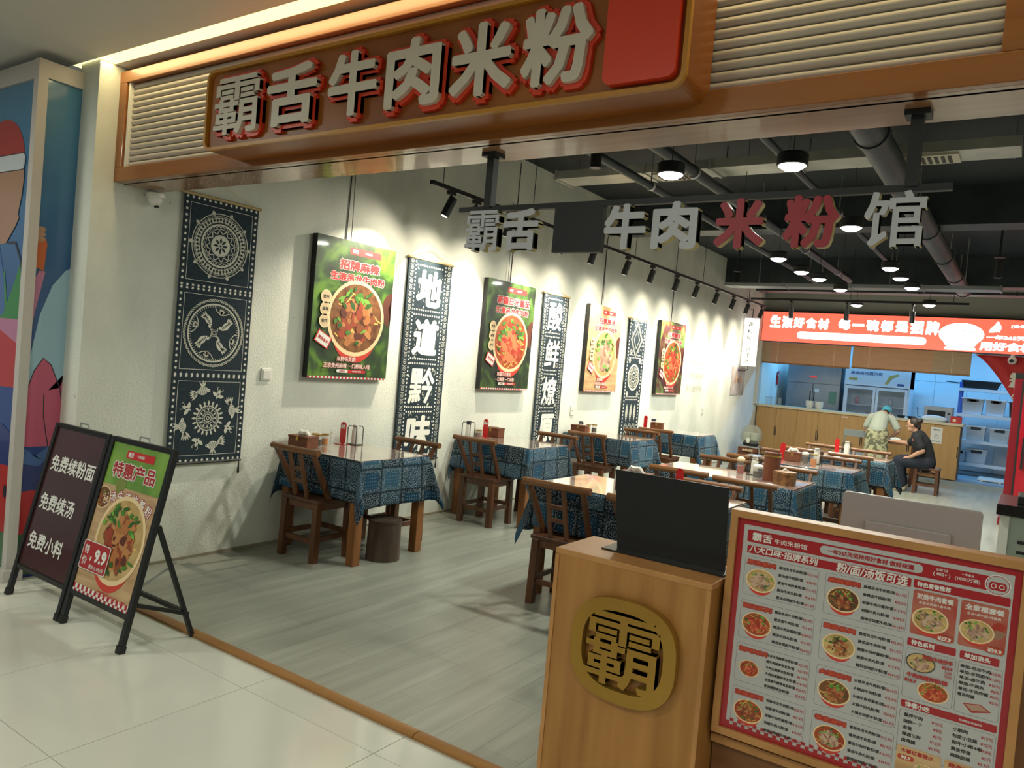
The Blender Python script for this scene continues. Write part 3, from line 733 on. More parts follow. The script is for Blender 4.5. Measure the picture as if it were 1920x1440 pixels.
def star_border(p, x0, z0, x1, z1, r, st, fn=None):
    n = max(2, round((x1 - x0) / st)); m = max(2, round((z1 - z0) / st))
    pts = [(x0 + (x1 - x0) * k / n, z) for k in range(n + 1) for z in (z0, z1)] + [(x, z0 + (z1 - z0) * k / m) for k in range(1, m) for x in (x0, x1)]
    for x, z in pts:
        p.poly('star_border' if not fn else 'dot_border', BATIK_W, star(x, z, r, 6, .45) if not fn else rect(x - r, z - r, x + r, z + r), 1)
def petals(p, cx, cz, r0, r1, n, wd, part='medallion#0', a0=0, mat=BATIK, layer=2):
    for k in range(n):
        a = a0 + 2 * PI * k / n
        p.poly(part, mat, leaf(cx + r0 * math.cos(a), cz + r0 * math.sin(a), r1 - r0, wd, a), layer)
def wave_ring(p, cx, cz, r, amp, n, wd, part='medallion#0', layer=2):
    pts = [(cx + (r + amp * math.sin(n * t)) * math.cos(t), cz + (r + amp * math.sin(n * t)) * math.sin(t)) for t in [2 * PI * k / (n * 8) for k in range(n * 8 + 1)]]
    p.stroke(part, BATIK, pts, wd, layer)

t, p, wd, h = scroll_base(.56, 1.145, .675, 2.50, 'tall indigo banner with three white medallions nearest the entrance')
ph = .545
for k, zc in enumerate((h - .315, h - .92, .31)):
    star_border(p, -wd / 2 + .022, zc - .292, wd / 2 - .022, zc + .292, .0125, .042)
    p.frame('panel_line', BATIK_W, -.245, zc - .258, .245, zc + .258, .0025, 1)
zc = h - .315
for r, w_ in ((.222, .006), (.205, .003), (.150, .005), (.118, .004), (.075, .006)): p.circ('medallion#0', BATIK, 0, zc, r, w_, 2)
p.ring('medallion#0', BATIK, ell(0, zc, .145, .145, 40), ell(0, zc, .138, .138, 40), 2)
wave_ring(p, 0, zc, .178, .016, 22, .007); wave_ring(p, 0, zc, .178, -.016, 22, .004); wave_ring(p, 0, zc, .131, .006, 26, .004); wave_ring(p, 0, zc, .096, .012, 12, .006)
petals(p, 0, zc, .205, .245, 10, .013); petals(p, 0, zc, .155, .172, 44, .003); petals(p, 0, zc, .184, .203, 44, .004)
p.poly('medallion#0', BATIK, ell(0, zc, .068, .068, 32), 2)
for k in range(8): p.poly('medallion#0', NAVY, leaf(.012 * math.cos(k * PI / 4), zc + .012 * math.sin(k * PI / 4), .046, .009, k * PI / 4), 3)
p.poly('medallion#0', NAVY, ell(0, zc, .008, .008, 12), 3)
zc = h - .92
p.circ('medallion#1', BATIK, 0, zc, .205, .011, 2); wave_ring(p, 0, zc, .228, .007, 40, .006, 'medallion#1'); wave_ring(p, 0, zc, .228, -.007, 40, .004, 'medallion#1')
petals(p, 0, zc, .178, .194, 70, .0022, 'medallion#1')
for k in range(4):
    a = PI / 2 * k + .5
    def tr_(pts, ox=0, oz=0): return [(x * math.cos(a) - z * math.sin(a), zc + x * math.sin(a) + z * math.cos(a)) for x, z in [(q[0] + ox, q[1] + oz) for q in pts]]
    p.poly('bird#%d' % k, BATIK, tr_(leaf(.055, -.005, .10, .024, .15)), 2)
    for d in (-.35, 0.0, .35, .6): p.poly('bird#%d' % k, BATIK, tr_(leaf(.115, .005, .055, .008, .3 + d)), 2.4)
    for q in range(6): p.poly('bird#%d' % k, NAVY, tr_(ell(.075 + .011 * q, .0 + .002 * q, .0035, .008, 8)), 3)
    p.poly('bird#%d' % k, BATIK, tr_(ell(.058, .012, .013, .010, 12)), 2.2)
    p.stroke('bird#%d' % k, BATIK, tr_([(.05, .015), (.038, .018), (.034, .005), (.028, 0)]), .004, 2)
    a = PI / 2 * k + 1.25
    for d in (-.5, -.25, 0, .25, .5): p.poly('flower#%d' % k, BATIK, tr_(leaf(.135, .0, .045, .006, d)), 2)
    p.stroke('flower#%d' % k, BATIK, tr_([(.168, -.055), (.150, -.035), (.135, 0), (.150, .04), (.168, .06)]), .006, 2)
p.frame('medallion#1', BATIK, -.024, zc - .024, .024, zc + .024, .004, 2).frame('medallion#1', BATIK, -.013, zc - .013, .013, zc + .013, .003, 2)
zc = .31
for r, w_ in ((.090, .008), (.070, .003), (.045, .003), (.030, .006), (.014, .006)): p.circ('medallion#2', BATIK, 0, zc, r, w_, 2)
petals(p, 0, zc, .048, .068, 12, .006, 'medallion#2'); petals(p, 0, zc, .032, .043, 14, .003, 'medallion#2'); petals(p, 0, zc, .088, .125, 20, .008, 'medallion#2'); petals(p, 0, zc, .071, .081, 34, .0025, 'medallion#2')
for k in range(8):
    a = PI / 4 * k + .39
    def tr_(pts): return [(x * math.cos(a) - z * math.sin(a), zc + x * math.sin(a) + z * math.cos(a)) for x, z in pts]
    big = k % 2 == 0
    if big:
        p.poly('fish#%d' % k, BATIK, tr_(leaf(.185, -.075, .105, .030, 1.35)), 2)
        for d in (-.7, -.4, -.1, .2, .5): p.poly('fish#%d' % k, BATIK, tr_(leaf(.190, .018, .066, .0075, 1.5 + d)), 2.3)
        for q in range(5): p.stroke('fish#%d' % k, NAVY, tr_([(.165 + .006 * q, -.05 + .016 * q), (.215 + .003 * q, -.045 + .013 * q)]), .003, 3)
        p.poly('fish#%d' % k, BATIK_W, tr_(ell(.182, -.068, .010, .010, 12)), 3.2).poly('fish', NAVY, tr_(ell(.182, -.068, .004, .004, 8)), 3.5)
        for d in (-.9, -.5, 0.): p.poly('fish#%d' % k, BATIK, tr_(leaf(.21, -.03, .060, .006, d + .2)), 2.2)
    else:
        p.poly('moth#%d' % k, BATIK, tr_(leaf(.145, 0, .075, .014, 0)), 2)
        for sgn in (-1, 1): p.poly('moth#%d' % k, BATIK, tr_(leaf(.165, 0, .052, .013, sgn * 1.25)), 2.2); p.stroke('moth#%d' % k, BATIK, tr_([(.20, sgn * .012), (.222, sgn * .026), (.230, sgn * .016)]), .004, 2)
        p.poly('moth#%d' % k, NAVY, tr_(ell(.18, 0, .012, .004, 10)), 3)
p.done()

def char_scroll(y0, y1, z0, z1, chars, label):
    t, p, wd, h = scroll_base(y0, y1, z0, z1, label)
    rn = random.Random(chars); n = len(chars); bh = (h - .06) / n; hw = wd / 2 - .115
    for x in (-wd / 2 + .048, wd / 2 - .048):
        m = int(h / .062)
        for k in range(m):
            zz = .05 + k * (h - .08) / (m - 1)
            p.circ('lace_border', BATIK, x, zz, .019, .004, 1, 10).poly('lace_border', BATIK, ell(x, zz, .006, .006, 6), 1)
            p.stroke('lace_border', BATIK, [(x - .026, zz + .03), (x, zz + .022), (x + .026, zz + .03)], .004, 1)
    for x in (-hw - .018, hw + .018):
        for k in range(int(h / .036)): p.poly('dot_border', BATIK_W, rect(x - .007, .03 + k * .036, x + .007, .046 + k * .036), 1)
    for k, ch in enumerate(chars):
        zc = h - .035 - bh * (k + .5)
        for zz in (zc - bh / 2 + .022, zc + bh / 2 - .022):
            for q in range(int(2 * hw / .032)): p.poly('dot_border', BATIK_W, rect(-hw + q * .032, zz - .007, -hw + q * .032 + .017, zz + .007), 1)
        for q in range(34):
            x, zz = rn.uniform(-hw + .01, hw - .01), zc + rn.uniform(-bh / 2 + .05, bh / 2 - .05); a = rn.uniform(0, 6.28)
            if q % 3 == 0: p.circ('floral_print', BATIK, x, zz, rn.uniform(.012, .028), .005, 1, 10)
            else: p.poly('floral_print', BATIK, leaf(x, zz, rn.uniform(.03, .065), rn.uniform(.006, .012), a), 1)
        p.text('character_halo', NAVY, ch, 0, zc, h=bh * .76 + .05, wd=2 * hw * .90 + .04, layer=2, bold=.075, shear=.06)
        p.text('character', BATIK_W, ch, 0, zc, h=bh * .76, wd=2 * hw * .90, layer=3, bold=.022 if ch in '酸鲜燎黔' else .045, shear=.06)
    p.done()
char_scroll(2.78, 3.40, .56, 2.43, '地道黔味', 'indigo scroll with four large white characters beside the first food poster')
char_scroll(5.10, 5.68, .56, 2.39, '酸鲜燎原', 'indigo scroll with four large white characters beside the dark green tomato poster')
t, p, wd, h = scroll_base(7.39, 7.97, .60, 2.31, 'indigo banner with white diamond and round medallion between the two farthest posters')
for x in (-wd / 2 + .05, wd / 2 - .05):
    for k in range(int(h / .05)): p.poly('dot_border', BATIK_W, ell(x, .04 + k * .05, .014, .016, 8), 1)
for zz in (.56, .60, 1.16, 1.20, h - .02):
    for k in range(11): p.poly('dot_border', BATIK_W, rect(-.2 + k * .037, zz - .008, -.182 + k * .037, zz + .008), 1)
zc = h - .29
for s_, w_ in ((1, .016), (.84, .006), (.5, .010)):
    D = [(.185 * s_, zc), (0, zc + .25 * s_), (-.185 * s_, zc), (0, zc - .25 * s_), (.185 * s_, zc)]; p.stroke('diamond#0', BATIK, D, w_, 2)
rn = random.Random(4)
p.poly('diamond_ground', NAVY, [(.21, zc), (0, zc + .285), (-.21, zc), (0, zc - .285)], 1.5)
for k in range(46):
    x, zz = rn.uniform(-.19, .19), zc + rn.uniform(-.25, .25)
    p.poly('floral_print', BATIK, leaf(x, zz, .05, .009, rn.uniform(0, 6.3)), 1)
zc = .88
for r, w_ in ((.19, .03), (.145, .012), (.115, .006), (.075, .02), (.03, .012)): p.circ('medallion#0', BATIK, 0, zc, r, w_, 2)
petals(p, 0, zc, .08, .135, 16, .008)
for sx in (-1, 1):
    for sz in (-1, 1): petals(p, sx * .17, zc + sz * .24, 0, .05, 6, .010, 'floral_print')
zc = .28
for k in range(3):
    x = -.13 + .13 * k
    p.poly('fish#%d' % k, BATIK, leaf(x, zc - .04, .26, .036, PI / 2), 2)
    for q in range(6): p.stroke('fish#%d' % k, NAVY, [(x - .03, zc + .0 + .03 * q), (x, zc - .012 + .03 * q), (x + .03, zc + .03 * q)], .006, 3)
    p.circ('floral_print', BATIK, x, zc - .12, .055, .010, 2, 16).circ('floral_print', BATIK, x, zc - .12, .034, .008, 2, 16).circ('floral_print', BATIK, x, zc - .22, .045, .012, 2, 16)
p.done()

# ------------------------------------------------------------------ small things on the plaster wall
def plate(y, z, wd, h, label, name='wall_switch', cat='switch', knob=True):
    t = thing(name, label, cat, (0.0, y, z), PI / 2)
    MB().span((-wd / 2, -.012, -h / 2), (wd / 2, 0, h / 2)).build('plate', WHITEP, t, bevel=.003)
    if knob: MB().span((-wd * .36, -.017, -h * .36), (wd * .36, -.012, h * .36)).build('rocker', WHITEP, t, bevel=.002)
    else:
        for x in (-.012, .012): MB().span((x - .003, -.0135, -.012), (x + .003, -.011, .006)).build('socket_slot', RUBBER, t)
plate(1.33, 1.305, .09, .09, 'white rocker light switch left of the first food poster')
plate(6.02, 1.01, .09, .12, 'white wall socket low beside the beige poster', 'wall_socket', 'socket', False)
plate(10.65, .99, .09, .12, 'white wall socket beyond the farthest food poster', 'wall_socket', 'socket', False)
t = thing('wall_camera', 'small white dome camera at the wall top under the fascia corner', 'camera', (0.0, .34, 2.40), PI / 2)
MB().lathe([(0, 0), (.055, 0), (.055, -.025), (.04, -.03)], (0, -.05, .03), 16).build('base', WHITEP, t, smooth=True)
MB().ball((0, -.055, -.01), .042, 14, 8).build('dome', WHITEP, t, smooth=True)
MB().cyl((0, -.055, -.045), (0.01, -.075, -.045), .014, n=10).build('lens', RUBBER, t)
FAINT = M('faded_wall_ink', (.42, .42, .35), .9)
t = thing('wall_lettering', 'three faded lines of grey lettering on the plaster past the last poster', 'lettering', (0.001, 10.15, 1.25), PI / 2)
p = Print(t)
for k, s_ in enumerate(('好粉好汤', '好料好味', '用心做好粉')): p.text('line', FAINT, s_, 0, .55 - .22 * k, h=.11, wd=.75, layer=1, bold=0)
p.done()
t = thing('paper_notice', 'pale printed notice sheet on the wall below the hanging lantern sign', 'notice', (0.004, 12.45, 1.28), PI / 2)
MB().span((-.40, -.003, 0), (.40, 0, .55)).build('sheet', M('notice_paper', (.50, .48, .47), .6, c2=(.36, .27, .22), ns=5), t)
p = Print(t, -.003)
p.text('lettering', M('violet_ink', (.14, .10, .20), .6), '温馨提示', 0, .49, h=.05, layer=1)
for k in range(5): p.poly('picture', MEATP[k % 3], blob(-.15 + .09 * k, .28 + .04 * (k % 2), .07, R, 9), 1 + .05 * k)
p.done()
t = thing('lantern_sign', 'white vertical lightbox sign hung on black brackets near the counter', 'sign', (.19, 12.4, 1.86))
LB = M('lit_sign_face', (.9, .9, .85), .5, emit=(1, .97, .86), es=1.25)
MB().span((-.12, -.08, 0), (.12, .08, .92)).build('lightbox', LB, t, bevel=.004)
MB().tube([(0, 0, .92), (0, 0, 1.1), (-.10, 0, 1.1), (-.10, 0, 1.3), (-.10, 0, 1.88)], .008, 8).build('bracket', BLACKM, t)
MB().tube([(0, 0, 0.0), (0, 0, -.06), (-.05, 0, -.10), (-.18, 0, -.10)], .008, 8).build('hook', BLACKM, t)
p = Print(t, -.08)
for k, ch in enumerate('调料区'): p.text('lettering', BLACKI, ch, 0, .80 - .135 * k, h=.085, layer=1)
for k, ch in enumerate('自助区'): p.text('lettering', BLACKI, ch, 0, .33 - .115 * k, h=.08, layer=1)
p.done()

# ------------------------------------------------------------------ chairs
def make_chair():
    t = thing('dining_chair', 'x', 'chair')
    for x in (-.165, .165):
        for y in (-.15, .15):
            MB().bar((x * 1.04, y * 1.06, 0), (x, y, .425), .05, .05).build('leg', CHAIRW, t, bevel=.003)
    MB().span((-.20, -.18, .425), (.20, .185, .452)).build('seat', M('dark_seat_board', (.085, .032, .014), .35, c2=(.06, .022, .010), ns=3, st=(6, 1, 1)), t, bevel=.005)
    for a, b in (((-.165, -.15, .40), (.165, -.15, .40)), ((-.165, .15, .40), (.165, .15, .40)), ((-.165, -.15, .40), (-.165, .15, .40)), ((.165, -.15, .40), (.165, .15, .40))):
        MB().bar(a, b, .022, .05, side=(0, 0, 1) if False else (0, 1, 0) if abs(a[1] - b[1]) < .01 else (1, 0, 0)).build('seat_rail', CHAIRW, t)
    for a, b in (((-.168, -.155, .15), (.168, -.155, .15)), ((-.168, .155, .19), (.168, .155, .19)), ((-.168, -.155, .17), (-.168, .155, .17)), ((.168, -.155, .17), (.168, .155, .17))):
        MB().bar(a, b, .022, .035, side=(0, 1, 0) if abs(a[1] - b[1]) < .01 else (1, 0, 0)).build('stretcher', CHAIRW, t)
    for s in (-1, 1):
        MB().bar((s * .172, -.05, .44), (s * .195, -.258, .80), .030, .040, .028, .034).build('back_post', CHAIRW, t, bevel=.003)
        MB().bar((s * .060, -.155, .44), (s * .056, -.258, .80), .026, .020).build('spindle', CHAIRW, t)
    for z in (.575, .665):
        y = -.155 - .103 * (z - .44) / .36
        MB().bar((-.058, y, z), (.058, y, z), .016, .026, side=(0, 1, 0)).build('cross_bar', CHAIRW, t)
    MB().tube([(-.245, -.252, .806), (-.12, -.262, .806), (0, -.266, .806), (.12, -.262, .806), (.245, -.252, .806)], .0235, 12).build('top_rail', RAILW, t, smooth=True)
    return t
CH = make_chair(); used = [False]
def chair(x, y, rz, label):
    if not used[0]:
        used[0] = True; CH.location = (x, y, 0); CH.rotation_euler = (0, 0, rz); CH['label'] = label; CH['group'] = 'pine dining chairs'
        return CH
    return copy_tree(CH, (x, y, 0), rz, label, 'pine dining chairs')

# ------------------------------------------------------------------ tables with patchwork cloths
def patchwork():
    m = M('bandana_patchwork', (.05, .1, .2), .95, spec=.15); k = NT(m); b = k.nt.nodes['Principled BSDF']
    uv = k.n('UVMap'); uv.uv_map = 'UVMap'
    mp = k.n('Mapping'); mp.inputs['Scale'].default_value = (5.6, 4.6, 1); mp.inputs['Location'].default_value = (.3, .2, 0); k.l(uv.outputs[0], mp.inputs['Vector'])
    fl = k.n('VectorMath', operation='FLOOR'); k.l(mp.outputs[0], fl.inputs[0])
    fr = k.n('VectorMath', operation='FRACTION'); k.l(mp.outputs[0], fr.inputs[0])
    wn = k.n('TexWhiteNoise', noise_dimensions='2D'); k.l(fl.outputs[0], wn.inputs['Vector'])
    rc = k.n('SeparateColor'); k.l(wn.outputs['Color'], rc.inputs[0])
    se = k.n('SeparateXYZ'); k.l(fr.outputs[0], se.inputs[0])
    dx = k.math('ABSOLUTE', k.math('SUBTRACT', se.outputs[0], .5)); dy = k.math('ABSOLUTE', k.math('SUBTRACT', se.outputs[1], .5))
    d = k.math('SQRT', k.math('ADD', k.math('MULTIPLY', dx, dx), k.math('MULTIPLY', dy, dy)))
    mx = k.math('MAXIMUM', dx, dy)
    # base tone per patch
    r = k.n('ValToRGB'); e = r.color_ramp.elements; r.color_ramp.interpolation = 'CONSTANT'
    e[0].position = 0; e[0].color = (.006, .012, .020, 1); e[1].position = .30; e[1].color = (.013, .036, .066, 1)
    for ps, c in ((.5, (.008, .018, .030)), (.62, (.022, .064, .110)), (.84, (.040, .085, .125))):
        q = e.new(ps); q.color = (*c, 1)
    k.l(rc.outputs[0], r.inputs['Fac'])
    ink = k.mix(.8, r.outputs['Color'], (.24, .30, .33))
    ang = k.math('ARCTAN2', k.math('SUBTRACT', se.outputs[1], .5), k.math('SUBTRACT', se.outputs[0], .5))
    wob = k.math('MULTIPLY', k.math('SINE', k.math('MULTIPLY', ang, 8.0)), .03)
    rings = k.math('GREATER_THAN', k.math('SINE', k.math('MULTIPLY', k.math('ADD', d, wob), 62.0)), .35)
    rings = k.math('MULTIPLY', rings, k.math('LESS_THAN', d, .40))
    v = k.n('TexVoronoi'); v.inputs['Scale'].default_value = 42; v.inputs['Randomness'].default_value = .15; k.l(uv.outputs[0], v.inputs['Vector'])
    dots = k.math('LESS_THAN', v.outputs['Distance'], .22)
    v2 = k.n('TexVoronoi', feature='DISTANCE_TO_EDGE'); v2.inputs['Scale'].default_value = 60; k.l(uv.outputs[0], v2.inputs['Vector'])
    lace = k.math('LESS_THAN', v2.outputs['Distance'], .07)
    sel = rc.outputs[1]
    isR = k.math('LESS_THAN', sel, .5)
    pat = k.math('ADD', k.math('MULTIPLY', isR, k.math('MAXIMUM', rings, k.math('MULTIPLY', lace, k.math('GREATER_THAN', d, .36)))),
                 k.math('MULTIPLY', k.math('SUBTRACT', 1.0, isR), k.math('MAXIMUM', k.math('MULTIPLY', dots, k.math('LESS_THAN', mx, .30)), k.math('MULTIPLY', lace, k.math('GREATER_THAN', mx, .33)))))
    c1 = k.mix(k.math('MULTIPLY', pat, .80), r.outputs['Color'], ink)
    inner = k.math('MULTIPLY', k.math('LESS_THAN', mx, .31), k.math('SUBTRACT', 1.0, isR))
    c2 = k.mix(k.math('MULTIPLY', inner, .35), c1, (.02, .10, .19))
    seam = k.math('GREATER_THAN', mx, .465)
    c3 = k.mix(k.math('MULTIPLY', seam, .8), c2, (.008, .014, .022))
    k.l(c3, b.inputs['Base Color'])
    return m
PATCH = patchwork()
CLOTHBACK = None
MATM = M('glossy_table_mat', (.52, .44, .36), .12, c2=(.36, .20, .18), ns=4.5, st=(1, 1, 1), detail=6, lo=.45, hi=.62, coat=1.0)
def cloth_mesh(lx, ly, dx, dy, seed, wall):
    rn = random.Random(seed); ph = [rn.uniform(0, 6.28) for _ in range(8)]; st = .026
    nx = int((lx + 2 * dx) / st); ny = int((ly + 2 * dy) / st)
    vs = []; uvs = []; fs = []
    for j in range(ny + 1):
        for i in range(nx + 1):
            s = -(lx / 2 + dx) + (lx + 2 * dx) * i / nx; t = -(ly / 2 + dy) + (ly + 2 * dy) * j / ny
            a = max(0, abs(s) - lx / 2); b = max(0, abs(t) - ly / 2)
            sx = 1 if s > 0 else -1; sy = 1 if t > 0 else -1
            x = max(-lx / 2, min(lx / 2, s)); y = max(-ly / 2, min(ly / 2, t)); z = 0
            if a > 0 and b > 0:
                r = math.hypot(a, b); f = math.atan2(b, a); q = r * (.05 + .26 * math.sin(2 * f) + .10 * math.sin(4 * f + ph[0] * .3))
                r2 = min(r, dx * 1.36)
                x += sx * q * math.cos(f); y += sy * q * math.sin(f); z = -math.sqrt(max(r2 * r2 - q * q * .8, 0.0001))
            elif a > 0:
                o = a * (.05 + .045 * math.sin(9 * t + ph[1 if sx > 0 else 2])) ; x += sx * o; z = -a
            elif b > 0:
                o = b * (.05 + .045 * math.sin(9 * s + ph[3 if sy > 0 else 4])); y += sy * o; z = -b
            if wall and sx < 0: x = max(x, -lx / 2 - .004)
            if a > 0 or b > 0: z += -.004
            vs.append((x + sx * (.004 if a > 0 else 0), y + sy * (.004 if b > 0 else 0), z)); uvs.append((s, t))
    for j in range(ny):
        for i in range(nx):
            q = j * (nx + 1) + i; fs.append((q, q + 1, q + nx + 2, q + nx + 1))
    me = bpy.data.meshes.new('tablecloth'); me.from_pydata(vs, [], fs); me.materials.append(PATCH)
    ul = me.uv_layers.new(name='UVMap')
    off = (rn.uniform(0, 4), rn.uniform(0, 4))
    for l in me.loops: ul.data[l.index].uv = (uvs[l.vertex_index][0] + off[0], uvs[l.vertex_index][1] + off[1])
    me.shade_smooth()
    return me
def table(x0, y0, x1, y1, where, drop, seed, leg=.072):
    cx, cy, lx, ly = (x0 + x1) / 2, (y0 + y1) / 2, x1 - x0, y1 - y0
    t = thing('dining_table', 'square-legged pine table under a patchwork cloth, ' + where, 'table', (cx, cy, 0), group='pine dining tables')
    MB().span((-lx / 2, -ly / 2, .725), (lx / 2, ly / 2, .754)).build('tabletop', TLEGW, t)
    for sx in (-1, 1):
        for sy in (-1, 1):
            px, py = sx * (lx / 2 - leg / 2 - .004), sy * (ly / 2 - leg / 2 - .004)
            MB().span((px - leg / 2, py - leg / 2, 0), (px + leg / 2, py + leg / 2, .725)).build('leg', TLEGW, t, bevel=.004)
    for sy in (-1, 1): MB().span((-lx / 2 + .08, sy * (ly / 2 - .03) - .012, .64), (lx / 2 - .08, sy * (ly / 2 - .03) + .012, .725)).build('apron', TLEGW, t)
    c = bpy.data.objects.new('tablecloth', cloth_mesh(lx + .006, ly + .006, drop, .288, seed, x0 < 1)); col.objects.link(c); c.location = (cx, cy, .757)
    sd = c.modifiers.new('thick', 'SOLIDIFY'); sd.thickness = .002; sd.offset = 1
    tag(c, 'blue patchwork bandana cloth on the ' + where, 'tablecloth', 'patchwork tablecloths')
    m = MB().span((-lx / 2 + .004, -ly / 2 + .004, 0), (lx / 2 - .004, ly / 2 - .004, .004)).build('table_mat', MATM, None, bevel=.001)
    m.location = (cx, cy, .7595); tag(m, 'glossy cream and rose printed mat on the ' + where, 'table mat', 'printed table mats')
TZ = .7638
table(.05, 1.52, .87, 2.27, 'wall table nearest the entrance', .335, 1)
table(.06, 3.64, .93, 4.36, 'second wall table from the entrance', .33, 2)
table(.09, 5.70, .98, 6.40, 'third wall table from the entrance', .33, 3)
table(.12, 7.66, 1.06, 8.35, 'fourth wall table from the entrance', .33, 4)
table(2.03, 2.03, 3.25, 2.75, 'first aisle table behind the black panel', .33, 5)
table(2.08, 3.74, 3.31, 4.45, 'second aisle table from the entrance', .33, 6)
table(2.22, 5.60, 3.39, 6.22, 'third aisle table from the entrance', .33, 7)
table(2.26, 7.45, 3.43, 8.03, 'fourth aisle table nearest the kitchen', .33, 8)
chair(.45, 1.535, 0, 'pine chair nearest the entrance, at the first wall table')
chair(.47, 2.33, PI, 'pine chair at the first wall table, below the character scroll')
chair(.52, 3.58, 0, 'pine chair at the second wall table, side nearer the entrance')
chair(.58, 4.48, PI, 'pine chair at the second wall table, side nearer the kitchen')
chair(.62, 5.58, 0, 'pine chair at the third wall table, side nearer the entrance')
chair(.66, 6.46, PI, 'pine chair at the third wall table, side nearer the kitchen')
chair(.66, 7.42, 0, 'pine chair at the fourth wall table, side nearer the entrance')
chair(2.33, 2.03, .02, 'pine chair at the first aisle table beside the oak stand')
chair(2.95, 2.02, 0, 'pine chair at the first aisle table hidden behind the black panel')
chair(2.90, 2.72, PI, 'pine chair at the first aisle table, side nearer the kitchen')
chair(2.48, 3.70, 0, 'pine chair at the second aisle table, entrance side, nearer the poster wall')
chair(3.03, 3.64, 0, 'pine chair at the second aisle table, entrance side, farther from the poster wall')
chair(3.00, 4.55, PI, 'pine chair at the second aisle table, kitchen side, farther from the posters')
chair(2.40, 4.56, PI, 'pine chair at the second aisle table, kitchen side, nearer the posters')
chair(2.50, 5.56, 0, 'pine chair at the third aisle table, entrance side, nearer the poster wall')
chair(2.50, 6.28, PI, 'pine chair at the third aisle table, kitchen side, nearer the poster wall')
chair(3.07, 6.30, PI, 'pine chair at the third aisle table, kitchen side, farther from the poster wall')
chair(2.55, 7.42, 0, 'pine chair at the fourth aisle table, entrance side, nearer the poster wall')
chair(3.09, 7.43, 0, 'pine chair at the fourth aisle table, entrance side, farther from the poster wall')
chair(2.58, 8.02, PI, 'pine chair at the fourth aisle table, kitchen side, nearer the poster wall')
chair(3.12, 8.06, PI, 'pine chair at the fourth aisle table, kitchen side, farther from the poster wall')

# ------------------------------------------------------------------ table things
WICK = M('brown_wicker', (.20, .062, .024), .6, c2=(.10, .03, .012), ns=5, st=(4, 4, 60))
WICK2 = M('woven_bamboo', (.26, .12, .04), .6, c2=(.12, .05, .018), ns=22)
TISS = M('tissue_paper', (.74, .72, .66), .9)
BRASS = M('brass', (.45, .30, .08), .35, .9)
def tissue_box(x, y, where, rz=0, tissue=True, wd=.19, dp=.13, h=.095, mat=None):
    t = thing('tissue_box', 'brown wicker tissue box ' + where, 'tissue box', (x, y, TZ), rz, 'wicker tissue boxes')
    MB().span((-wd / 2, -dp / 2, 0), (wd / 2, dp / 2, h * .82)).build('body', mat or WICK, t, bevel=.004)
    MB().span((-wd / 2 - .003, -dp / 2 - .003, h * .82), (wd / 2 + .003, dp / 2 + .003, h)).build('lid', mat or WICK, t, bevel=.004)
    MB().span((-.012, -dp / 2 - .007, h * .62), (.012, -dp / 2 - .002, h * .92)).build('clasp', BRASS, t)
    if tissue: MB().tube([(-.055, 0, h - .01), (-.03, .01, h + .022), (0, 0, h + .012), (.03, -.008, h + .024), (.06, .004, h - .01)], [.015, .022, .026, .02, .012], 8).build('tissue', TISS, t, smooth=True)
SAUCE = {'dark': M('soy_sauce', (.035, .012, .006), .15), 'orange': M('chilli_oil', (.62, .20, .015), .2), 'brown': M('brown_sauce', (.16, .05, .015), .3), 'red': M('chilli_paste', (.35, .04, .012), .5)}
def jar(x, y, kind, label, r=.028, h=.095, lid=None):
    t = thing('sauce_jar', label, 'jar', (x, y, TZ), group='glass sauce jars')
    MB().lathe([(0, 0), (r, 0), (r, h), (r - .002, h), (r - .002, .004), (0, .004)], n=16).build('glass', GLASS, t, smooth=True)
    MB().lathe([(0, .005), (r - .003, .005), (r - .003, h * .58), (0, h * .58)], n=16).build('sauce', SAUCE[kind], t, smooth=True)
    MB().lathe([(r, h - .012), (r + .0015, h - .012), (r + .0015, h), (r, h)], n=16).build('rim', BRASS, t)
    if lid: MB().lathe([(0, h + .02), (r * .6, h + .02), (r + .002, h + .008), (r + .002, h - .01), (0, h - .01)], n=16).build('lid', lid, t, smooth=True)
NRED = M('red_acrylic', (.50, .015, .018), .25, coat=.5)
def number_stand(x, y, num, where, rz=0.25):
    t = thing('table_number', 'upright red table number stand ' + where, 'number stand', (x, y, TZ), rz, 'red table number stands')
    MB().span((-.05, -.035, 0), (.05, .035, .004)).build('foot', NRED, t)
    MB().prism(rrect(-.026, .004, .026, .185, .024), -.004, .004).build('upright', NRED, t, bevel=.001)
    if num:
        p = Print(t, -.004); p.text('digits', WHITE, num, 0, .145, h=.034, layer=1, bold=.05); p.done()
def rack_bottle(x, y, label, cap=None, rz=0):
    t = thing('condiment_rack', 'dark wire rack around a condiment bottle' + label[label.index(' on the'):], 'condiment rack', (x, y, TZ), rz, 'wire condiment racks')
    for yy in (-.038, .038):
        MB().tube([(-.05, yy, .004), (-.05, yy, .135), (-.04, yy, .155), (.04, yy, .155), (.05, yy, .135), (.05, yy, .004)], .004, 6).build('wire_hoop', M('dark_wire', (.05, .045, .04), .4, .6), t, smooth=True)
    MB().span((-.055, -.042, 0), (.055, .042, .006)).build('base', M('dark_wire', (.05, .045, .04), .4, .6), t)
    q = thing('condiment_bottle', label.split(' in a ')[0] + ' standing in the wire rack' + label[label.index(' on the'):], 'bottle', (x, y, TZ + .006), rz, 'bottles in the wire racks')
    MB().lathe([(0, .0), (.03, .0), (.03, .11), (.022, .125), (0, .125)], n=16).build('body', M('milk_bottle', (.66, .65, .58), .35), q, smooth=True)
    MB().lathe([(0, .125), (.024, .125), (.024, .16), (0, .16)], n=16).build('cap', cap or WHITEP, q, smooth=True)
DCAP = M('dark_cap', (.03, .03, .05), .4)
tissue_box(.165, 1.60, 'on the first wall table', .12)
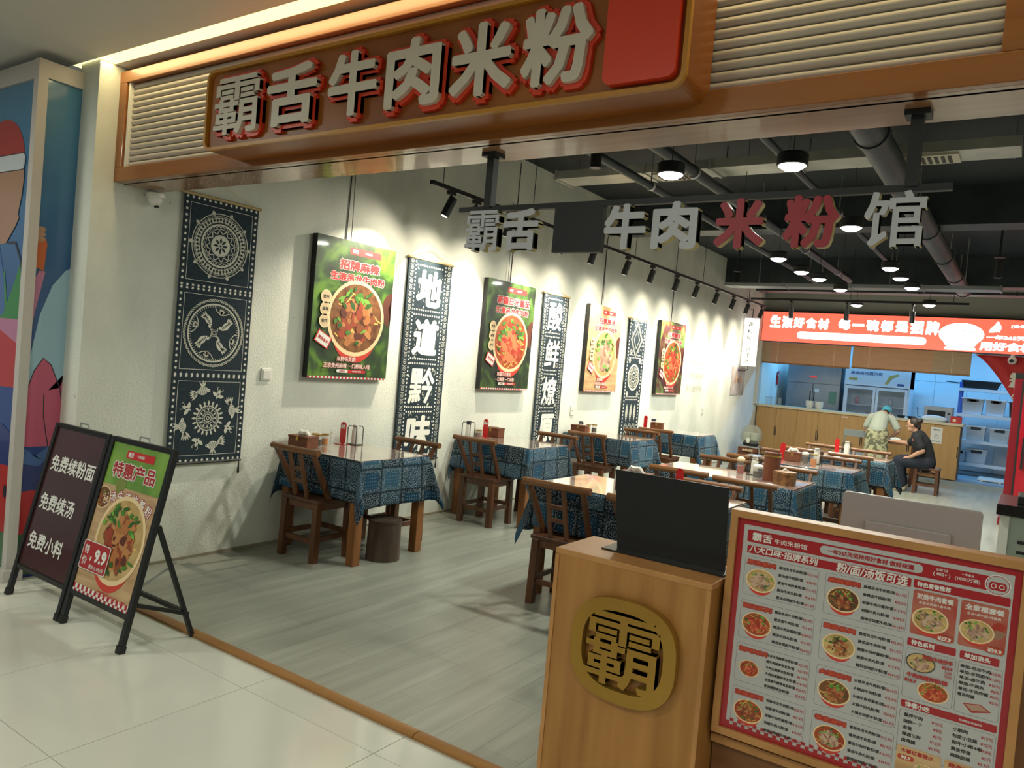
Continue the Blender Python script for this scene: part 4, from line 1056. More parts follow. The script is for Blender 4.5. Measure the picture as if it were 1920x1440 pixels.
jar(.150, 1.765, 'dark', 'small glass jar of dark soy sauce on the first wall table'); jar(.130, 1.85, 'orange', 'small glass jar of orange chilli oil on the first wall table')
jar(.085, 1.79, 'brown', 'small glass jar of brown sauce at the wall on the first wall table')
number_stand(.12, 2.05, '05', 'on the first wall table'); rack_bottle(.17, 2.14, 'white bottle in a dark wire rack on the first wall table')
rack_bottle(.14, 3.72, 'dark-capped bottle in a wire rack on the second wall table', DCAP); jar(.17, 3.85, 'brown', 'short glass jar of brown sauce on the second wall table', .036, .08)
number_stand(.17, 3.97, '06', 'on the second wall table'); tissue_box(.16, 4.13, 'on the second wall table', .1, False)
jar(.13, 4.20, 'red', 'small glass jar behind the tissue box of the second wall table')
tissue_box(.25, 5.82, 'on the third wall table', .1, False); jar(.17, 5.98, 'red', 'dark-lidded glass jar of chilli paste on the third wall table', .03, .11, DCAP)
jar(.26, 6.02, 'orange', 'glass jar of orange chilli oil on the third wall table', .03, .10); jar(.28, 6.13, 'dark', 'glass jar of dark sauce on the third wall table', .034, .10)
number_stand(.22, 7.80, '', 'on the fourth wall table'); tissue_box(.33, 7.97, 'on the fourth wall table', .2, False, .17); jar(.24, 8.04, 'dark', 'dark-lidded jar behind the tissue box of the fourth wall table', .034, .12, DCAP)
tissue_box(2.60, 2.36, 'on the first aisle table', 0.0, True, .22, .13, .13); number_stand(2.86, 2.50, '', 'behind the black panel on the first aisle table', .3)
jar(2.74, 4.20, 'red', 'lidded glass jar of chilli paste on the second aisle table', .032, .13, CREAM); rack_bottle(2.83, 4.30, 'white bottle in a wire rack on the second aisle table', None, .1)
jar(2.90, 4.17, 'dark', 'white-topped glass jar of dark sauce on the second aisle table', .042, .09, WHITEP)
ck = thing('chopstick_holder', 'tall reddish wooden cylinder chopstick holder on the second aisle table', 'holder', (3.03, 4.10, TZ))
REDW = M('red_brown_wood', (.17, .052, .022), .45, c2=(.12, .034, .014), ns=3, st=(8, 8, 1))
MB().lathe([(0, 0), (.068, 0), (.066, .235), (.058, .235), (.058, .03), (0, .03)], n=24).build('cylinder', REDW, ck, smooth=True)
MB().lathe([(.067, .20), (.070, .20), (.070, .212), (.067, .212)], n=24).build('band', BRASS, ck)
MB().lathe([(0, .225), (.057, .225), (.057, .23), (0, .23)], n=24).build('lid', REDW, ck)
bk = thing('woven_basket', 'octagonal woven bamboo tissue basket on the second aisle table', 'basket', (3.17, 3.98, TZ), PI / 8)
MB().lathe([(0, 0), (.088, 0), (.092, .085), (0, .085)], n=8).build('body', WICK2, bk); MB().lathe([(0, .085), (.096, .085), (.094, .105), (.03, .112), (0, .112)], n=8).build('lid', WICK2, bk)
MB().tube([(-.02, 0, .11), (0, 0, .125), (.02, .005, .11)], .008, 6).build('tissue', TISS, bk, smooth=True)
number_stand(2.62, 6.0, '', 'on the third aisle table', .2); tissue_box(2.72, 6.04, 'on the third aisle table', .1, True, .16, .12, .10)
jar(2.86, 5.98, 'dark', 'white-topped jar of dark sauce on the third aisle table', .034, .10, WHITEP); rack_bottle(2.95, 6.08, 'white bottle in a wire rack on the third aisle table'); jar(2.97, 5.86, 'orange', 'glass jar of orange oil on the third aisle table', .034, .12)
number_stand(2.80, 7.86, '', 'on the fourth aisle table', .2); rack_bottle(2.92, 7.84, 'white bottle in a dark wire rack on the fourth aisle table')
bn = thing('waste_bin', 'round dark wood-grain waste bin standing beside the first wall table leg', 'bin', (.83, 1.87, 0))
STUMP = M('dark_stump_bark', (.085, .055, .036), .6, c2=(.045, .028, .018), ns=3, st=(5, 5, .8), detail=6)
MB().lathe([(0, 0), (.128, 0), (.122, .29), (.108, .30), (.106, .28), (.11, .02), (0, .02)], n=32).build('drum', STUMP, bn, smooth=True)
MB().lathe([(.105, .285), (.128, .285), (.128, .302), (.105, .302)], n=32).build('rim', STUMP, bn, smooth=True)

# ------------------------------------------------------------------ two folding poster stands on the mall floor
def aframe(x0, x1, label, draw, zs):
    t = thing('folding_poster_stand', label, 'poster stand', (0, 0, 0), group='folding poster stands')
    yb, yt, zt = -.365, -.150, .975
    n_ = Vector((0, yt - yb, zt)).normalized()
    def at(z): return yb + (yt - yb) * z / zt
    for x in (x0 + .018, x1 - .018):
        lg = MB().bar((x, yb, 0), (x, yt, zt), .030, .026).build('leg', BLACKM, t)
        MB().bar((x, at(0) - .001, 0), (x, at(.035), .035), .036, .033).build('rubber_foot', RUBBER, lg)
    for z in (.165, .965): MB().bar((x0 + .02, at(z), z), (x1 - .02, at(z), z), .022, .026, side=(0, 1, 0)).build('cross_rail', BLACKM, t)
    for x in (x0 + .018, x1 - .018):
        MB().bar((x, at(.60) + .02, .60), (x + (.03 if x > (x0 + x1) / 2 else -.0), 0.0, .0), .022, .020).build('back_leg', BLACKM, t)
        MB().bar((x, at(.30) + .012, .30), (x, -.10, .40), .006, .010).build('stay', GREYM, t)
    MB().bar((x0 + .02, -.045, .135), (x1 - .0, -.045, .135), .018, .022, side=(0, 1, 0)).build('back_bar', BLACKM, t)
    MB().bar((x1 - .018, at(.22) + .02, .22), (x1 + .008, -.03, .125), .016, .02).build('side_brace', BLACKM, t)
    MB().tube([((x0 + x1) / 2 - .045, yt, zt - .005), ((x0 + x1) / 2 - .042, yt, zt + .028), ((x0 + x1) / 2 + .042, yt, zt + .028), ((x0 + x1) / 2 + .045, yt, zt - .005)], .005, 6).build('carry_handle', GREYM, t, smooth=True)
    # print plane: tilted empty-free local frame by baking the tilt into an object transform
    h = math.hypot(yt - yb, zt) * (.965 - .165) / zt; wd = x1 - x0 - .062
    pan = MB().span((-wd / 2, 0, 0), (wd / 2, .006, h)).build('panel', draw[0], t)
    pan.location = ((x0 + x1) / 2, at(.165) - .004, .165); pan.rotation_euler = (-math.atan2(yt - yb, zt), 0, 0)
    p = Print(pan, 0); draw[1](p, wd, h); p.done()
MAROON = M('maroon_print', (.055, .012, .015), .22, c2=(.035, .012, .012), ns=2, coat=.3)
def draw_free(p, wd, h):
    for k, s_ in enumerate(('免费续粉面', '免费续汤', '免费小料')):
        L = -wd * .40 + 0.03 * (2 - k) * 0
        p.text('lettering', WHITE, s_, -wd * .43 + .0, h * (.74 - .27 * k), h=h * .115, wd=wd * .175 * len(s_), layer=2, align='L', bold=.022, rot=0)
ASKY = M('garden_print', (.05, .16, .02), .3, c2=(.20, .36, .05), ns=3, coat=.3)
AWOOD = M('tabletop_print', (.40, .24, .12), .35, c2=(.55, .37, .20), ns=3, st=(1, 1, 9), detail=7, coat=.2)
def draw_food(p, wd, h):
    p.poly('tabletop_picture', AWOOD, rect(-wd / 2, 0, wd / 2, h * .71), 1)
    p.poly('glass_picture', M('lime_glass', (.18, .22, .05), .4), blob(-.18 * wd, h * .72, .05, R, 10, .1), 1.5)
    p.poly('logo_bar', RED, rect(-.22 * wd, h * .895, .26 * wd, h * .945), 2)
    p.text('lettering', WHITE, '霸舌', -.19 * wd, h * .92, h=.032 * h, layer=3, align='L', bold=.04).text('lettering', WHITE, '牛肉米粉', -.03 * wd, h * .92, h=.020 * h, layer=3, align='L', bold=.03)
    p.text2('lettering', DKRED, WHITE, '特惠产品', -.02 * wd, h * .815, h=.10 * h, wd=.74 * wd, layer=2, bold=.03, halo=.06)
    for k, ch in enumerate('原汤牛肉炸酱粉'):
        u = (k - 3) / 3; p.text2('lettering', WHITE, DKRED, ch, u * .38 * wd, h * (.660 - .045 * u * u), h=.066 * h, layer=2, bold=.02, halo=.07, rot=-u * .28)
    food_bowl(p, .05 * wd, h * .395, .41 * wd, 21, 'gold', MEAT, flat=1.02, n=70, base=4)
    food_bowl(p, -.42 * wd, h * .62, .13 * wd, 22, 'brown', MEAT, n=10, base=2.5, body=False)
    q = rrect(-.47 * wd, h * .165, -.01 * wd, h * .335, .012)
    p.poly('price_tag#0', WHITE, rrect(-.48 * wd, h * .160, 0.0 * wd, h * .340, .014), 17).poly('price_tag#0', DKRED, q, 18)
    p.text('lettering', WHITE, '特', -.40 * wd, h * .285, h=.055 * h, layer=19).text('lettering', WHITE, '价', -.40 * wd, h * .215, h=.055 * h, layer=19)
    p.text('lettering', WHITE, '¥', -.30 * wd, h * .235, h=.03 * h, layer=19).text('lettering', WHITE, '9.9', -.14 * wd, h * .262, h=.085 * h, layer=19, bold=.05).text('lettering', WHITE, '原价:15.9元/份', -.17 * wd, h * .188, wd=.26 * wd, layer=19)
    p.text('lettering', RED, '加盟热线:400-021-6000', .17 * wd, h * .06, wd=.50 * wd, layer=3, bold=.01)
    cs = wd / 26
    for k in range(26):
        for r in (0, 1): p.poly('checked_edge', DKRED if (k + r) % 2 else WHITE, rect(-wd / 2 + k * cs, r * cs * 1.2, -wd / 2 + (k + 1) * cs, (r + 1) * cs * 1.2), 3)
aframe(.045, .650, 'black folding stand with a maroon panel of white characters beside the striped booth', (MAROON, draw_free), None)
aframe(.662, 1.262, 'black folding stand with a noodle bowl poster and green top', (ASKY, draw_food), None)

# ------------------------------------------------------------------ printed booth at the shop corner
BFR = M('booth_white_frame', (.50, .46, .43), .4)
bo = thing('promotional_booth', 'booth of glossy blue beach-scene panels in white frames at the shop corner', 'booth', (-.20, -.26, 0))
def skyprint():
    m = M('blue_sky_print', (.03, .15, .36), .22, coat=.5); k = NT(m); b = k.nt.nodes['Principled BSDF']
    tc = k.n('TexCoord'); s = k.n('SeparateXYZ'); k.l(tc.outputs['Object'], s.inputs[0])
    r = k.n('ValToRGB'); e = r.color_ramp.elements; e[0].position = .40; e[0].color = (.004, .04, .22, 1); e[1].position = 1.0; e[1].color = (.06, .20, .33, 1)
    k.l(k.math('DIVIDE', s.outputs[2], 3.0), r.inputs['Fac']); k.l(r.outputs['Color'], b.inputs['Base Color'])
    return m
SKYP = skyprint()
BC = {n: M('booth_' + n, c, .3, coat=.4) for n, c in dict(cloud=(.30, .48, .60), pink=(.50, .09, .17), red=(.42, .02, .022), navy=(.02, .035, .16), blue=(.05, .12, .32), green=(.02, .11, .04), skin=(.36, .20, .13), hat=(.33, .035, .03),
       white=(.52, .55, .58), leaf=(.03, .20, .05), orange=(.45, .10, .02), mauve=(.42, .16, .28), dark=(.02, .015, .03)).items()}
def wavy(wd, h, amp, n=30):
    mb = MB(); vs = []
    for k in range(n + 1):
        x = wd * k / n; y = amp * math.sin(k * .9) * math.sin(PI * k / n)
        vs += [(x, y, 0), (x, y, h)]
    mb.add(vs, [(2 * k, 2 * k + 2, 2 * k + 3, 2 * k + 1) for k in range(n)])
    return mb
H_ = 3.09
MB().span((-.028, -.028, 0), (.028, .028, H_)).build('corner_post', BFR, bo)
MB().span((-.055, -.055, 0), (.055, .055, .07)).build('post_foot', BFR, bo)
MB().span((-1.9, -.02, H_ - .11), (-.028, .02, H_)).build('top_band', BFR, bo)
pl = MB().span((-1.9, -.004, 0.0), (-.028, .004, H_ - .11)).build('printed_panel', SKYP, bo)
side = thing('side_print', None, None, (0.004, .028, 0), PI / 2); side.parent = bo
SWD = .262
MB().span((0, -.02, H_ - .10), (SWD, .02, H_)).build('top_band', BFR, side)
MB().span((SWD - .028, -.03, 0), (SWD, .02, H_ - .10)).build('edge_band', BFR, side)
MB().span((0, -.004, 0), (SWD - .028, .004, H_ - .1)).build('printed_panel', SKYP, side)
def beach(p, x0, x1, lean):
    W = x1 - x0
    X = lambda u: x0 + W * u
    p.poly('cloud_print', BC['cloud'], [(X(0), .85), (X(1), .85), (X(1), 1.92), (X(.75), 1.88), (X(.45), 1.78), (X(.2), 1.60), (X(.0), 1.30)], 1)
    p.poly('hill_print', BC['pink'], [(X(0), .80), (X(1), .80), (X(1), 1.28), (X(.88), 1.22), (X(.80), 1.16), (X(.55), 1.30), (X(.35), 1.34), (X(.15), 1.26), (X(0), 1.14)], 2)
    p.stroke('outline_print', BC['dark'], [(X(0), 1.14), (X(.15), 1.26), (X(.35), 1.34), (X(.55), 1.30), (X(.80), 1.16), (X(.9), 1.05), (X(1), .98)], .006, 3)
    p.stroke('outline_print', BC['dark'], [(X(.42), 1.12), (X(.45), .98), (X(.55), .86), (X(.62), .78)], .006, 3)
    p.poly('water_print', BC['blue'], [(X(0), .6), (X(1), .6), (X(1), .76), (X(.6), .80), (X(.3), .74), (X(0), .80)], 3.5)
    p.poly('water_print', BC['navy'], [(X(0), .5), (X(1), .5), (X(1), .70), (X(.7), .74), (X(.4), .68), (X(0), .70)], 4)
    p.poly('melon_print', BC['red'], [(X(0), .25), (X(1), .25), (X(1), .56), (X(.6), .54), (X(0), .53)], 5)
    p.poly('rind_print', BC['green'], rect(X(0), 0.02, X(1), .27), 6)
    p.poly('seed_print', BC['dark'], ell(X(.5), .40, .02, .035, 12), 6)
p = Print(side, -.0045); beach(p, 0.0, SWD - .028, 0)
p.poly('hand_print', BC['orange'], [(0, 1.88), (.05, 1.86), (.06, 2.02), (0.05, 2.06), (0, 2.06)], 6)
for k in range(3): p.poly('hand_print', BC['skin'], ell(.02, 2.05 + .028 * k, .028, .017, 12), 6.2 + .1 * k)
p.poly('hand_print', BC['mauve'], [(0, 1.5), (.018, 1.62), (.06, 1.86), (.025, 1.86), (0, 1.80)], 5.5)
p.done()
p = Print(bo, -.0045); 
p.poly('melon_print', BC['red'], rect(-1.9, .25, -.03, .72), 2).poly('rind_print', BC['green'], rect(-1.9, .02, -.03, .27), 3)
p.poly('water_print', BC['navy'], [(-1.9, .6), (-.03, .68), (-.03, .86), (-.2, .92), (-1.9, .8)], 2.5)
p.poly('drape_print', BC['red'], [(-1.9, 1.1), (-.03, 1.15), (-.03, 1.40), (-.35, 1.50), (-1.9, 1.3)], 1.5).poly('drape_print', BC['mauve'], [(-1.9, 1.4), (-.03, 1.36), (-.03, 1.56), (-1.9, 1.60)], 1.2)
p.poly('leaf_print', BC['leaf'], [(-.30, 1.56), (-.04, 1.56), (-.05, 1.72), (-.10, 1.90), (-.16, 1.78)], 2)
p.poly('leaf_print', BC['leaf'], [(-.60, 1.56), (-.26, 1.56), (-.24, 1.66), (-.30, 1.86), (-.38, 1.72)], 1.8)
p.poly('seed_print', BC['dark'], ell(-.10, .52, .022, .04, 12), 6)
p.poly('face_print', BC['skin'], [(-.62, 2.06), (-.50, 2.0), (-.30, 2.02), (-.19, 2.12), (-.15, 2.17), (-.17, 2.19), (-.135, 2.30), (-.12, 2.42), (-.14, 2.52), (-.68, 2.55), (-.71, 2.40), (-.69, 2.2)], 2)
p.stroke('outline_print', BC['dark'], [(-.30, 2.02), (-.19, 2.12), (-.15, 2.17), (-.17, 2.19), (-.135, 2.30), (-.12, 2.42), (-.14, 2.52)], .006, 4)
p.poly('hat_print', BC['hat'], ell(-.42, 2.50, .29, .28, 24, 0, PI) + [(-.71, 2.5)], 2.5)
p.poly('shirt_print', BC['blue'], [(-1.0, 1.58), (-.26, 1.58), (-.30, 1.80), (-.40, 2.02), (-.62, 2.06), (-.85, 1.95)], 1.9)
p.poly('hat_print', BC['white'], rrect(-.75, 2.455, -.115, 2.56, .045), 3).rframe('outline_print', BC['dark'], -.75, 2.455, -.115, 2.56, .045, .005, 4)
p.stroke('straw_print', BC['dark'], [(-.28, 2.02), (-.18, 2.02), (-.10, 1.92), (-.04, 1.80)], .016, 4)
p.done()

# ------------------------------------------------------------------ oak reception stand with gold emblem
rs = thing('reception_stand', 'light oak reception stand with a round gold character emblem', 'stand', (3.455, -.11, 0))
MB().span((0, 0, 0.02), (.55, .018, .93)).build('front_panel', OAK, rs)
for x in (0, .532): MB().span((x, .018, .02), (x + .018, .27, .93)).build('side_panel', OAK, rs)
MB().span((0.018, .252, .02), (.532, .27, .93)).build('back_panel', OAK, rs)
MB().span((-.002, -.002, .925), (.552, .272, .945)).build('top', OAK2, rs, bevel=.002)
MB().span((-.001, -.0035, 0.02), (.014, .0, .925)).build('edge_band', OAK2, rs); MB().span((.536, -.0035, 0.02), (.551, 0, .925)).build('edge_band', OAK2, rs)
MB().span((.02, .02, 0), (.53, .25, .03)).build('plinth', RUBBER, rs)
GOLD = M('brushed_gold', (.36, .205, .035), .38, .55, c2=(.30, .165, .025), ns=3)
def sup(cx, cz, a, b, e=2.7, n=64):
    return [(cx + a * math.copysign(abs(math.cos(t)) ** (2 / e), math.cos(t)), cz + b * math.copysign(abs(math.sin(t)) ** (2 / e), math.sin(t))) for t in [2 * PI * k / n for k in range(n)]]
O, I = sup(.288, .668, .185, .168), sup(.288, .668, .143, .128); n = 64
ring = MB().add([(x, -.034, z) for x, z in O] + [(x, -.034, z) for x, z in I] + [(x, -.004, z) for x, z in O] + [(x, -.004, z) for x, z in I],
    [(k, (k + 1) % n, (k + 1) % n + n, k + n) for k in range(n)] + [(k, (k + 1) % n, (k + 1) % n + 2 * n, k + 2 * n) for k in range(n)] + [(k + n, (k + 1) % n + n, (k + 1) % n + 3 * n, k + 3 * n) for k in range(n)])
ring.build('emblem_ring', GOLD, rs)
solid_text('霸', .288, .668, .235, .255, -.034, -.004, GOLD, rs, .014, 'emblem_character')
bs = thing('black_sign_holder', 'plain black acrylic board standing on the oak reception stand', 'sign holder', (3.455, 0, .945))
BACR = M('black_acrylic', (.010, .010, .010), .28)
MB().span((.115, .0, 0), (.548, .13, .006)).build('foot', BACR, bs)
MB().add([(.150, .050, .006), (.535, .050, .006), (.520, .060, .275), (.112, .060, .275), (.150, .056, .006), (.535, .056, .006), (.520, .066, .275), (.112, .066, .275)],
         [(0, 1, 2, 3), (7, 6, 5, 4), (0, 4, 5, 1), (1, 5, 6, 2), (2, 6, 7, 3), (3, 7, 4, 0)]).build('board', BACR, bs)

# ------------------------------------------------------------------ cashier counter and menu board
cc = thing('cashier_counter', 'oak cashier counter carrying the framed menu board', 'counter', (4.01, 0, 0))
MB().span((0, .03, 0.06), (1.6, .05, .95)).build('front_panel', M('brown_panel', (.20, .085, .03), .5, c2=(.15, .06, .02), ns=2, st=(1, 8, 8)), cc)
MB().span((0, .05, 0.0), (.02, .60, .95)).build('side_panel', OAK, cc); MB().span((1.58, .05, 0), (1.6, .60, .95)).build('side_panel', OAK, cc)
MB().span((-.002, .03, .95), (1.602, .62, .972)).build('top', OAK2, cc)
MB().span((0, .0, .425), (1.6, .05, .452)).build('ledge', OAK2, cc, bevel=.002)
MB().span((0, .035, 0), (1.6, .06, .06)).build('plinth', RUBBER, cc)
mb_ = thing('menu_board', 'oak-framed red and white noodle menu board on the cashier counter front', 'menu board', (4.042, -.025, 1.150))
MW, MH = .735, .655
FRW = .022
for nm, a, b in (('frame_top', (-FRW, -.012, 0), (MW + FRW, .05, FRW)), ('frame_bottom', (-FRW, -.012, -MH - FRW), (MW + FRW, .05, -MH)), ('frame_side', (-FRW, -.012, -MH), (0, .05, 0)), ('frame_side', (MW, -.012, -MH), (MW + FRW, .05, 0))):
    MB().span(a, b).build(nm, OAK2, mb_, bevel=.001)
MREDM = M('menu_red', (.33, .012, .018), .25, coat=.2); MWH = M('menu_white', (.42, .415, .41), .25, coat=.2); MGREY = M('menu_line', (.16, .15, .15), .4)
MTXT = M('menu_black_text', (.035, .03, .03), .4); MRT = M('menu_red_text', (.40, .03, .03), .4); MWT = M('menu_white_text', (.66, .62, .58), .4); MOR = M('menu_orange_red', (.46, .06, .025), .4)
MB().span((0, .0, -MH), (MW, .01, 0)).build('menu_sheet', MREDM, mb_)
p = Print(mb_, 0); p.STEP = .0003
Z = lambda v: -v
def box(x0, v0, x1, v1, mat, layer=2, r=.006, part='heading_bar'): p.poly(part, mat, rrect(x0, -v1, x1, -v0, r), layer)
box(.019, .019, .718, .640, MWH, 1, .002, 'white_field')
box(.031, .032, .705, .070, MREDM, 2)
p.text('lettering', MWT, '霸舌', .046, -.051, h=.026, wd=.060, layer=3, align='L', bold=.03)
p.text('lettering', MWT, '牛肉米粉馆', .112, -.053, h=.016, wd=.095, layer=3, align='L', bold=.01)
box(.243, .037, .510, .062, MWH, 3, .012, 'slogan_pill'); p.text('lettering', MREDM, '一年365天坚持用好食材 做好味道', .376, -.0495, h=.015, wd=.225, layer=4, bold=.04)
p.text('lettering', MWT, '全国门店', .555, -.041, h=.007, layer=4).text('lettering', MWT, '( 400+ )', .555, -.054, h=.012, layer=4, bold=.02)
p.text('lettering', MWT, '一年卖出', .615, -.041, h=.007, layer=4).text('lettering', MWT, '(1000万碗)', .615, -.054, h=.012, wd=.058, layer=4, bold=.02)
p.poly('round_logo#0', MWT, ell(.683, -.052, .029, .027, 28), 4).poly('round_logo#0', MREDM, ell(.683, -.052, .0265, .0245, 28), 5).poly('round_logo#0', MWH, ell(.683, -.052, .025, .023, 28), 6).poly('round_logo#0', MREDM, rrect(.663, -.066, .703, -.044, .009), 7)
for s_ in (-1, 1): p.circ('round_logo#0', MWT, .683 + s_ * .009, -.055, .0065, .002, 8, 14)
box(.034, .080, .485, .104, MREDM, 2, .003)
p.text2('lettering', MWT, MREDM, '八大口味·招牌系列', .140, -.089, h=.023, wd=.200, layer=3, bold=.03, halo=.05, shear=.12)
p.text2('lettering', MWT, MREDM, '粉/面/汤饭可选', .385, -.090, h=.030, wd=.185, layer=3, bold=.03, halo=.05, shear=.12)
base5 = ('吊龙牛肉粉/面', '卤牛肉粉/面', '牛肉炸酱粉/面', '牛肉丸粉/面', '谷饲肥牛粉/面')
secs = [(0, 0, '原汤', '19.9 18.9 15.9 16.9 21.9', 'gold', MEATP), (0, 1, '酸汤', '22.9 21.9 18.9 19.9 24.9', 'red', MEATR), (0, 2, '酸笋老友', '22.9 21.9 17.9 18.9 25.9 13.9', 'red', MEATR), (0, 3, '泡椒', '22.9 21.9 18.9 19.9 24.5', 'red', MEAT),
        (1, 0, '麻辣', '21.9 20.5 17.9 18.9 23.9', 'brown', MEAT), (1, 1, '酸菜', '22.9 21.9 18.9 19.9 24.9', 'gold', MEAT), (1, 2, '火锅', '23.9 22.9 19.9 20.5 25.9', 'brown', MEAT), (1, 3, '番茄', '22.9 21.9 18.9 19.9 24.9', 'red', MEATP)]
for c_, r_, nm, pr_, br, mt in secs:
    x0 = (.031, .266)[c_]; v0 = .113 + .1345 * r_; x1, v1 = x0 + .216, v0 + .118
    p.rframe('section_frame', MGREY, x0, -v1, x1, -v0, .008, .0009, 2)
    p.text2('section_heading', MOR, MREDM, nm + '系列', x0 + .050, -v0 - .017, h=.015, wd=.085, layer=3, bold=.05, halo=.10)
    if c_ == 0 and r_ == 2: food_bowl(p, x0 + .043, -v0 - .073, .030, 40 + r_, br, mt, base=3.5, n=26, body=False); p.circ('food_picture#42', RIM, x0 + .012, -v0 - .070, .008, .0015, 3, 16).circ('food_picture#42', RIM, x0 + .076, -v0 - .070, .008, .0015, 3, 16)
    else: food_bowl(p, x0 + .052, -v0 - .068, .045, 30 + r_ * 2 + c_, br, mt, flat=.80, base=3.5, n=34)
    prs = pr_.split(); n_ = len(prs)
    names = [nm + q for q in base5] if nm != '酸笋老友' else ['吊龙牛肉酸笋老友粉/面', '卤牛肉酸笋老友粉/面', '牛肉丸酸笋老友粉/面', '牛肉肉酱酸笋老友粉/面', '谷饲肥牛酸笋老友粉/面', '骨汤酸笋老友粉/面']
    for k in range(n_):
        vz = v0 + .0165 + (.0225 if n_ == 5 else .0185) * k
        full = .081 if n_ == 5 else .090
        p.text('item_lettering', MTXT, names[k], x0 + (.102 if n_ == 5 else .092), -vz, h=.0095, wd=full * len(names[k]) / (9 if n_ == 5 else 11), layer=3, align='L', bold=.035)
        p.text('price_lettering', MRT, '¥' + prs[k] + '元', x0 + .213, -vz - .002, h=.0085, wd=.029, layer=3, align='R', bold=.02)
box(.491, .079, .714, .102, MREDM, 2, .004); p.text('lettering', MWT, '特色套餐推荐', .500, -.0905, h=.014, wd=.080, layer=3, align='L', bold=.04)
FADE = M('menu_fade', (.36, .04, .03), .3, c2=(.42, .14, .09), ns=8)
for k, (x0, ti, sub, pz) in enumerate(((.493, '双倍牛肉套餐', '吊龙牛肉粉+卤牛肉', '¥27.9'), (.607, '全家福套餐', '吊龙+卤牛肉+炸酱肉', '¥39.9'))):
    p.poly('combo_panel', FADE, rrect(x0, -.228, x0 + .106, -.107, .006), 2)
    p.text('lettering', MWT, ti, x0 + .053, -.122, h=.016, wd=.088, layer=3, bold=.035).text('lettering', MWT, sub, x0 + .053, -.139, h=.0075, wd=.075, layer=3)
    food_bowl(p, x0 + (.046 if not k else .040), -.183, .044 - .004 * k, 60 + k, 'gold', MEATP, flat=.78, base=3.5, n=30)
    if k: p.poly('food_picture', MEATR[2], leaf(x0 + .07, -.165, .036, .012, .3), 3).poly('food_picture', MEATP[2], leaf(x0 + .068, -.188, .040, .012, .4), 3.2)
    box(x0 + .063, .214, x0 + .104, .229, MOR, 18, .007, 'price_pill'); p.text('price_lettering', MWT, pz, x0 + .0835, -.2215, h=.011, layer=19, bold=.05)
box(.490, .241, .606, .262, MREDM, 2, .004); p.text('lettering', MWT, '特色系列', .500, -.2515, h=.014, wd=.055, layer=3, align='L', bold=.04)
box(.615, .241, .704, .262, MREDM, 2, .004); p.text('lettering', MWT, '单加浇头', .625, -.2515, h=.014, wd=.060, layer=3, align='L', bold=.04)
p.rframe('section_frame', MGREY, .489, -.405, .609, -.269, .007, .0009, 2).rframe('section_frame', MGREY, .614, -.405, .714, -.269, .007, .0009, 2)
food_bowl(p, .527, -.303, .036, 71, 'gold', MEATP, flat=.72, base=3, n=24, body=False, rim=M('dark_dish', (.05, .055, .05), .4)); food_bowl(p, .563, -.374, .038, 72, 'red', MEATR, flat=.72, base=3, n=24, body=False)
p.text('lettering', MRT, '特色牛肉抄手', .567, -.283, h=.013, wd=.072, layer=18, bold=.05).text('lettering', MRT, '¥24.9', .590, -.298, h=.009, layer=18, bold=.06).text('lettering', MRT, '口味', .594, -.310, h=.008, layer=18).text('lettering', MRT, '任选', .594, -.320, h=.008, layer=18)
p.text('lettering', MRT, '牛肉肉酱拌粉/面', .546, -.339, h=.013, wd=.098, layer=18, bold=.05).text('lettering', MRT, '¥18.9', .507, -.355, h=.010, layer=18, bold=.06)
for k, (s_, q) in enumerate((('单加-吊龙牛肉', '10'), ('单加-谷饲肥牛', '10'), ('单加-卤牛肉', '10'), ('单加-牛肉丸', '6'), ('单加-牛肉炸酱', '6'), ('骨汤时蔬', '5'))):
    p.text('item_lettering', MTXT, s_, .619, -.281 - .0150 * k, h=.0095, wd=.0098 * len(s_), layer=3, align='L', bold=.035).text('price_lettering', MRT, '¥' + q + '元', .711, -.283 - .0150 * k, h=.0085, layer=3, align='R')
p.poly('food_picture#m', MEATR[2], [(.633, -.378), (.672, -.370), (.698, -.384), (.655, -.398)], 3).poly('food_picture#m', MEATP[0], [(.638, -.379), (.671, -.372), (.690, -.383), (.655, -.392)], 3.4)
box(.490, .413, .714, .433, MREDM, 2, .004); p.text('lettering', MWT, '馋嘴小吃', .500, -.423, h=.015, wd=.060, layer=3, align='L', bold=.04).text('lettering', MWT, '热销甄选·美味经典', .655, -.424, h=.006, layer=3)
p.rframe('section_frame', MGREY, .489, -.560, .714, -.439, .007, .0009, 2)
for k, (a, pa, b, pb) in enumerate((('香拌牛肉', '15', '小酥肉', '12'), ('烧饼一个', '3', '包浆小豆腐', '12'), ('卤蛋', '2', '和牛小串4串', '9.9'), ('辣卤三拼', '12', '黄金炸蛋', '5'), ('卤鸡腿', '6.9', '麻辣甜福', '3.9'))):
    v = .452 + .0175 * k
    p.text('item_lettering', MTXT, a, .500, -v, h=.0105, wd=.0115 * len(a), layer=3, align='L', bold=.035).text('price_lettering', MRT, '¥' + pa + '元', .594, -v - .002, h=.009, layer=3, align='R')
    p.text('item_lettering', MTXT, b, .617, -v, h=.0105, wd=.0115 * len(b), layer=3, align='L', bold=.035).text('price_lettering', MRT, '¥' + pb + '元', .708, -v - .002, h=.009, layer=3, align='R')
